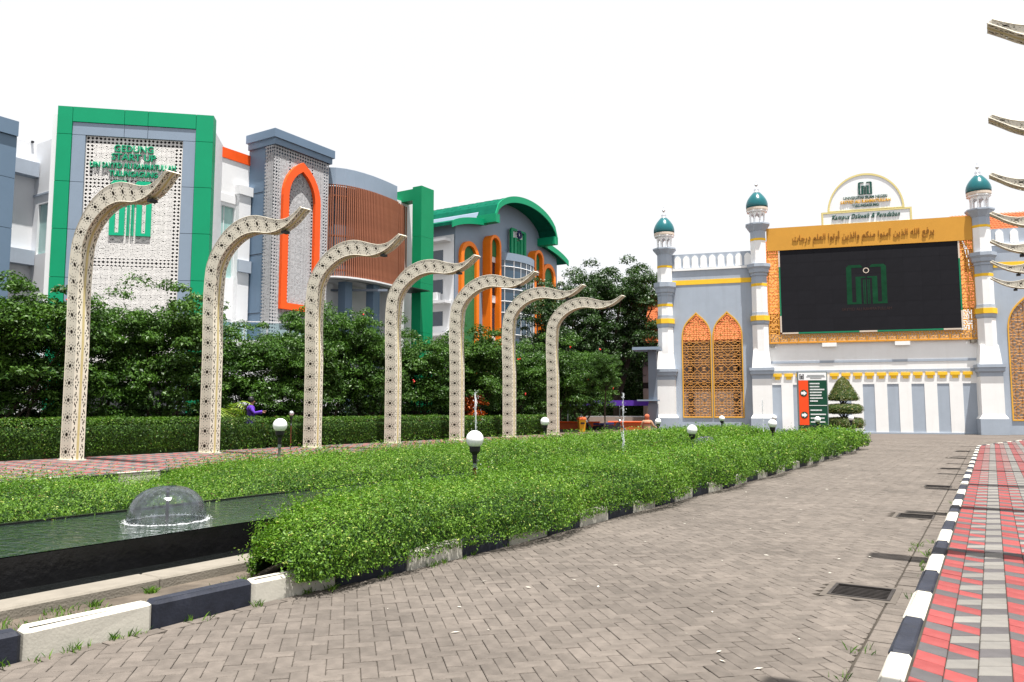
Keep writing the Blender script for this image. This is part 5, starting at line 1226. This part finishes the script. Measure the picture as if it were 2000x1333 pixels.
# ------------------------------------------------------------------ direction board, topiary and small things
sb = thing('direction_board', 'tall red and green direction board with arrows', 'sign', (16.8, 43.0, 0), R(-9))
MB().box(-.80,.80,-.02,.16,.25,3.72).build('casing', M['steel'], sb); MB().box(-.74,.74,-.04,-.02,3.24,3.66).build('header', M['sign_white'], sb)
MB().box(-.75,-.24,-.04,-.021,.75,3.23).build('red_panel', M['sign_red'], sb); MB().box(-.235,.75,-.04,-.021,.75,3.23).build('green_panel', M['sign_green'], sb)
MB().box(-.78,.78,-.05,.12,.55,.74).build('black_band', M['black'], sb); MB().box(-.70,-.1,-.03,.1,0,.54).build('red_foot', M['sign_red'], sb); MB().box(.1,.7,.0,.1,0,.54).build('foot', M['steel'], sb)
for z, sg in ((2.52,-1),(1.3,1)):
    c_ = [(-.49+.19*math.cos(2*math.pi*i/24), z+.19*math.sin(2*math.pi*i/24)) for i in range(24)]; dk = MB().poly(c_, (), -.05, -.041).build('arrow_disc', M['sign_green'], sb)
    a_ = [(-.16,0),(0,.14),(0,.07),(.14,.07),(.14,-.07),(0,-.07),(0,-.14)]; MB().poly([(-.49 - x*sg*-1 if sg < 0 else -.49 - x, z + y) for x, y in a_][::(1 if sg < 0 else -1)], (), -.06, -.051).build('arrow', M['sign_white'], dk)
MB().box(-.22,.74,-.05,-.041,1.82,1.85).build('divider', M['sign_white'], sb)
rl = random.Random(3)
for i, (z, wd) in enumerate([(3.05,.52),(2.88,.5),(2.72,.76),(2.56,.62),(2.40,.6),(2.24,.66),(2.08,.4),(1.57,.6),(1.34,.8),(1.13,.72),(.92,.76)]):
    b = MB(); x = -.15; b.box(-.20,-.185,-.05,-.041,z-.008,z+.008)
    while x < -.15 + wd:
        w_ = rl.uniform(.025,.05); b.box(x, min(x+w_, -.15+wd), -.05, -.041, z-.035, z+.035); x += w_ + .012
    b.build('text_line', M['sign_white'], sb)
b = MB(); emblem(b, -.57, 3.45, .24, .28, -.05, -.041); b.build('emblem', M['black'], sb)
for z, wd in ((3.52,.9),(3.44,1.0),(3.36,.6)): MB().box(.18-wd/2,.18+wd/2,-.05,-.041,z-.012,z+.012).build('header_line', M['steel'], sb)
tp = thing('tiered_topiary', 'clipped bush with a cone above two round tiers beside the direction board', 'topiary', (19.35, 45.0, .1), 0)
def puff(name, prof, n, lsize, seed):
    pr_ = np.array(prof); d = np.r_[0, np.cumsum(np.linalg.norm(np.diff(pr_, axis=0), axis=1))]; r = np.random.default_rng(seed); u = r.random(n)**.7*d[-1]; rad = np.interp(u, d, pr_[:,0]); z = np.interp(u, d, pr_[:,1]); a = r.uniform(0,6.283,n)
    rad = np.sqrt(r.random(n))*0 + rad*r.uniform(.93,1.04,n); P = np.stack([rad*np.cos(a), rad*np.sin(a), z + r.normal(0,.02,n)], 1); N = np.stack([np.cos(a), np.sin(a), np.full(n,.5)], 1)
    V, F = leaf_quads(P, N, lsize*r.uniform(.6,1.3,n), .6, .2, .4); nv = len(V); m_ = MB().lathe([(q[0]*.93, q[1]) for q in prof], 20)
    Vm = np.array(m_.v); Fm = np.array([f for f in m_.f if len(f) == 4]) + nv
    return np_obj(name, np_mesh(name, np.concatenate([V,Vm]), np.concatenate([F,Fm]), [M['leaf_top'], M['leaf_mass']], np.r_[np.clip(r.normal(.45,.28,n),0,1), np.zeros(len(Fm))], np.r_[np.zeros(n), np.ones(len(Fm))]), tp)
puff('cone', [(.5,2.02),(.86,2.06),(.88,2.2),(.62,2.65),(.34,3.12),(.12,3.34),(.01,3.4)], 5200, .06, 1)
puff('tier', [(.4,1.28),(.95,1.30),(1.08,1.45),(1.06,1.65),(.9,1.78),(.3,1.82)], 5200, .06, 2); puff('tier', [(.4,.42),(1.0,.46),(1.14,.65),(1.1,.88),(.95,1.0),(.3,1.04)], 5600, .06, 3)
b = MB(); b.tube([(0,0,-.1),(.02,0,1),(0,0,2.1)], [.07,.06,.05], 8)
for a in range(6): b.tube([(0,0,.95),(.2*math.cos(a),.2*math.sin(a),1.15),(.4*math.cos(a),.4*math.sin(a),1.35)], [.03,.025,.02], 6); b.tube([(0,0,1.75),(.15*math.cos(a+.5),.15*math.sin(a+.5),1.92),(.3*math.cos(a+.5),.3*math.sin(a+.5),2.1)], [.03,.025,.02], 6)
b.build('trunk', M['bark'], tp, True)
pb = thing('planter_kerb', 'small white and black kerb corner in front of the topiary', 'kerb', (18.5, 42.3, 0), R(-8))
MB().bbox(-2.2,-.05,0,.2,-.05,.22,.03).build('white_stone', M['kerb_white'], pb); MB().bbox(-.04,.55,0,.2,-.05,.22,.03).build('black_stone', M['kerb_black'], pb); MB().bbox(.56,.62,0,.2,-.05,.22,.02).build('white_stone', M['kerb_white'], pb)
MB().box(-2.2,.5,.2,3.6,-.05,.1).build('soil', M['dirt'], pb)
cr = thing('blue_crate', 'small blue plastic crate below the topiary', 'crate', (17.75, 42.9, .1), .2)
MB().poly(rect(-.28,.28,0,.5), [rect(-.2,.2,.15,.35)], -.2, -.17).build('front', M['bin_blue'], cr); MB().poly(rect(-.28,.28,0,.5), [rect(-.2,.2,.15,.35)], .17, .2).build('back', M['bin_blue'], cr)
MB().box(-.28,-.25,-.17,.17,0,.5).build('side', M['bin_blue'], cr); MB().box(.25,.28,-.17,.17,0,.5).build('side', M['bin_blue'], cr); MB().box(-.25,.25,-.17,.17,0,.03).build('bottom', M['bin_blue'], cr)

# people
def body_mesh(name, J, E, m):
    me = bpy.data.meshes.new(name); names = list(J); me.from_pydata([J[k][0] for k in names], [(names.index(a), names.index(b)) for a, b in E], [])
    o = bpy.data.objects.new('tmp_body', me); C.objects.link(o); sk_ = o.modifiers.new('s', 'SKIN'); o.modifiers.new('d', 'SUBSURF').levels = 2
    for i, k in enumerate(names):
        v = me.skin_vertices[0].data[i]; v.radius = (J[k][1], J[k][1] if len(J[k]) < 3 else J[k][2]); v.use_root = (k == 'pelvis')
    dg = bpy.context.evaluated_depsgraph_get(); dg.update(); out = bpy.data.meshes.new_from_object(o.evaluated_get(dg)); bpy.data.objects.remove(o)
    out.name = name; out.materials.clear(); out.materials.append(m); out.polygons.foreach_set('use_smooth', [True]*len(out.polygons)); return out
def person(label, loc, rz, seated, top_m, scarf_m, leg_m, arms, scarf=True):
    t = thing('person', label, 'person', loc, rz); h = 0 if seated else .40
    J = {'pelvis': ((0,0,.52+h),.13,.11), 'waist': ((0,-.01,.70+h),.115,.09), 'chest': ((0,0,.92+h),.14,.10), 'neck': ((0,.02,1.07+h),.05), 'jaw': ((0,.045,1.15+h),.065), 'head': ((0,.03,1.24+h),.088,.1), 'crown': ((0,.02,1.33+h),.055)}
    E = [('pelvis','waist'),('waist','chest'),('chest','neck'),('neck','jaw'),('jaw','head'),('head','crown')]
    for s, n in ((-1,'l'),(1,'r')):
        el, wr = arms[n]
        J['sh'+n] = ((.16*s,0,.99+h),.06); J['el'+n] = ((el[0],el[1],el[2]+h),.042); J['wr'+n] = ((wr[0],wr[1],wr[2]+h),.028); d = Vector(wr) - Vector(el); d.normalize(); side = d.cross(Vector((0,0,1))).normalized()
        pm = Vector(wr) + d*.05; J['pa'+n] = ((pm.x,pm.y,pm.z+h),.03,.016); E += [('chest','sh'+n),('sh'+n,'el'+n),('el'+n,'wr'+n),('wr'+n,'pa'+n)]
        for q in range(4):
            f1 = pm + d*(.05+.01*(1.5-abs(q-1.3))) + side*(q-1.5)*.02; f2 = f1 + d*.035 + Vector((0,0,-.015)); J['f%d%s' % (q,n)] = ((f1.x,f1.y,f1.z+h),.009); J['g%d%s' % (q,n)] = ((f2.x,f2.y,f2.z+h),.007); E += [('pa'+n,'f%d%s' % (q,n)),('f%d%s' % (q,n),'g%d%s' % (q,n))]
        th_ = Vector(wr) + d*.04 - side*.045*s; J['th'+n] = ((th_.x,th_.y,th_.z+h-.01),.01); E.append(('wr'+n,'th'+n))
        J['hp'+n] = ((.09*s,.02,.48+h),.095)
        if seated: J['kn'+n] = ((.12*s,.42,.50),.062); J['an'+n] = ((.12*s,.44,.09),.04); J['to'+n] = ((.13*s,.58,.04),.035)
        else: J['kn'+n] = ((.1*s,.03,.48),.062); J['an'+n] = ((.1*s,0,.09),.04); J['to'+n] = ((.11*s,.15,.04),.035)
        E += [('pelvis','hp'+n),('hp'+n,'kn'+n),('kn'+n,'an'+n),('an'+n,'to'+n)]
    np_obj('body', body_mesh('body', J, E, M['skin']), t)
    def ell(prof, ky=.72, n=20):
        b_ = MB().lathe(prof, n, cap=False); b_.v = [(x, y*ky, z+h) for x, y, z in b_.v]; return b_
    b = ell([(.25,.42),(.235,.52),(.19,.66),(.18,.76),(.195,.90),(.20,.98),(.15,1.05),(.07,1.09)])
    for s, n in ((-1,'l'),(1,'r')):
        el, wr = arms[n]; b.tube([(.13*s,0,1.0+h),(.19*s,0,.97+h),(el[0],el[1],el[2]+h),(wr[0],wr[1],wr[2]+h)], [.085,.085,.068,.055], 12, False)
    b.build('tunic', top_m, t, True)
    b = MB()
    for s in (-1, 1):
        if seated: b.tube([(.08*s,-.02,.50),(.12*s,.40,.52),(.12*s,.45,.45),(.12*s,.45,.1)], [.13,.095,.085,.075], 12, False)
        else: b.tube([(.08*s,0,.90),(.1*s,.02,.5),(.1*s,0,.08)], [.12,.09,.075], 12, False)
    b.build('trousers', leg_m, t, True)
    if scarf:
        b = MB().lathe([(.215,.86),(.20,.95),(.15,1.03),(.105,1.09),(.115,1.15),(.128,1.22),(.124,1.29),(.09,1.35),(.03,1.375)], 22); b.v = [(x, y*(.95 if z > 1.1 else .8)+.015, z+h) for x, y, z in b.v]
        b.f = [f for f in b.f if not all(b.v[i][1] > .075 and 1.12+h < b.v[i][2] < 1.31+h for i in f)]; b.m = [0]*len(b.f); b.build('headscarf', scarf_m, t, True)
    else:
        b = MB().lathe([(.10,1.2),(.112,1.26),(.1,1.33),(.06,1.385),(.01,1.395)], 18); b.v = [(x, y+.0, z+h) for x, y, z in b.v]; b.build('hair', M['black'], t, True)
    # face features
    b = MB()
    for s in (-1, 1): b.lathe([(.001,1.232+h),(.011,1.24+h),(.001,1.248+h)], 8, .033*s, .118)
    b.build('eyes', M['black'], t); MB().add([(-.012,.115,1.20+h),(.012,.115,1.20+h),(0,.142,1.205+h),(0,.12,1.245+h)], [(0,1,2),(0,2,3),(2,1,3)]).build('nose', M['skin'], t)
    MB().box(-.025,.025,.108,.115,1.165+h,1.172+h).build('mouth', M['rust'], t)
    return t
person('person in a peach tunic and rose headscarf seated with their back turned', (7.0, 40.0, .0), R(-8), True, M['peach'], M['peach2'], M['peach'], {'l': ((-.27,.10,.76),(-.22,.33,.66)), 'r': ((.30,.06,.78),(.46,.20,.66))})
bn = thing('stone_bench', 'low stone bench under the seated person', 'bench', (7.0, 40.0, 0), R(-8))
MB().bbox(-.9,.9,-.2,.22,.32,.40,.012).build('seat', M['concrete'], bn)
for x in (-.7,.7): MB().box(x-.1,x+.1,-.16,.18,-.02,.32).build('leg', M['concrete'], bn)
person('person in a purple shirt standing in the shade behind the hedge', (-9.15, 27.0, .27), R(-70), False, M['purple'], M['navy'], M['navy'], {'l': ((-.24,.12,.80),(-.2,.36,.82)), 'r': ((.24,.12,.80),(.2,.38,.86))}, False)

# grey shelter beside the leftmost minaret
sh = thing('grey_shelter', 'dark grey post shelter with flat slabs left of the gate', 'shelter', (9.9, 54.0, 0), R(-16.6))
MB().box(-.28,.28,-.3,.3,0,5.75).build('post', M['grey_dark'], sh); MB().box(-1.3,.6,-.9,.9,5.75,5.95).build('roof_slab', M['clad_grey2'], sh); MB().box(-1.05,.4,-.6,.6,2.2,2.3).build('shelf', M['clad_grey2'], sh); MB().box(-.32,.32,-.34,.34,0,2.0).build('base', M['grey_dark'], sh)
# low orange walls, bin, stall, scooters and parasol at the far end
for i, (x, y, ln, lab) in enumerate(((4.4,52.5,3.0,'low orange wall at the far end behind the yellow bin'),(8.0,53.5,2.6,'low orange wall under the tall tree near the stall'))):
    lwall = thing('low_wall', lab, 'low wall', (x, y, 0), R(-12), 'low orange walls under the trees'); MB().bbox(-ln/2,ln/2,0,.4,0,.72,.03).build('wall', M['bench_orange'], lwall); MB().bbox(-ln/2-.06,ln/2+.06,-.06,.46,.72,.8,.02).build('coping', M['orange'], lwall)
bi = thing('litter_bin', 'yellow litter bin at the end of the hedge', 'bin', (4.15, 46.0, .25), .2)
MB().lathe([(.22,0),(.3,.75)], 4, rot=.785).build('body', M['bin_yellow'], bi); MB().lathe([(.33,.75),(.33,.82),(.2,.92)], 4, rot=.785).build('lid', M['bench_orange'], bi); MB().box(-.12,.12,-.235,-.20,.5,.6).build('slot', M['black'], bi)
stl = thing('market_stall', 'white stall with a purple counter under the trees', 'stall', (8.6, 58.0, 0), R(-10))
MB().box(-3.5,2.5,0,1.2,.0,1.05).build('counter', M['back_wall'], stl); MB().box(-3.6,2.6,-.1,1.3,1.9,2.3).build('purple_valance', M['purple'], stl); MB().box(-3.5,2.5,.1,.9,1.05,1.12).build('counter_top', M['sign_white'], stl)
for x in (-3.4,-.5,2.4): MB().tube([(x,.1,0),(x,.1,1.95)], .04, 8).build('post', M['steel'], stl)
MB().tube([(-4.4,-.2,0),(-4.4,-.2,2.6)], .04, 8).build('banner_pole', M['steel'], stl); MB().poly([(-4.9,1.9),(-3.5,1.7),(-3.7,3.2),(-4.7,3.3)], (), -.25, -.2).build('purple_banner', M['purple'], stl)
def scooter(label, loc, rz):
    t = thing('scooter', label, 'scooter', loc, rz, 'scooters parked under the trees')
    for x in (-.6,.6):
        w_ = MB(); w_.lathe([(.18,-.05),(.26,-.05),(.28,0),(.26,.05),(.18,.05)], 20, cap=False); w_.v = [(x + a, c, b_+.28) for a, b_, c in w_.v]; w_.build('wheel', M['black'], t)
    MB().poly([(-.62,.35),(-.1,.32),(.25,.3),(.42,.75),(.34,.8),(.1,.42),(-.1,.62),(-.75,.68)], (), -.13, .13).build('body', M['black'], t)
    MB().bbox(-.75,-.05,-.13,.13,.66,.78,.03).build('seat', M['navy'], t); MB().tube([(.6,0,.28),(.42,0,.8),(.36,0,1.0)], .03, 8).build('fork', M['steel'], t); MB().tube([(.36,-.3,1.02),(.38,0,1.0),(.36,.3,1.02)], .02, 8).build('handlebar', M['steel'], t); MB().lathe([(.08,.82),(.1,.9),(.05,.97)], 12, .46, 0).build('headlight', M['sign_white'], t)
scooter('dark scooter parked under the trees left of the thin trunk', (5.0, 47.6, 0), 2.6); scooter('dark scooter parked under the trees right of the thin trunk', (6.5, 49.3, 0), .5)
cn = thing('croton_bush', 'red orange croton bush behind the hedge between the last columns', 'bush', (-1.9, 38.5, .27), 0)
np_obj('foliage', crown(.5, .5, 1.0, 40, 60, .13, leafmat('croton_leaf', (.2,.02,.005), (.75,.16,.01), .25), 55, .25, .2), cn).location = (0, 0, 1.25)
MB().tube([(0,0,0),(0,0,1.2)], [.05,.03], 6).build('stem', M['bark'], cn)
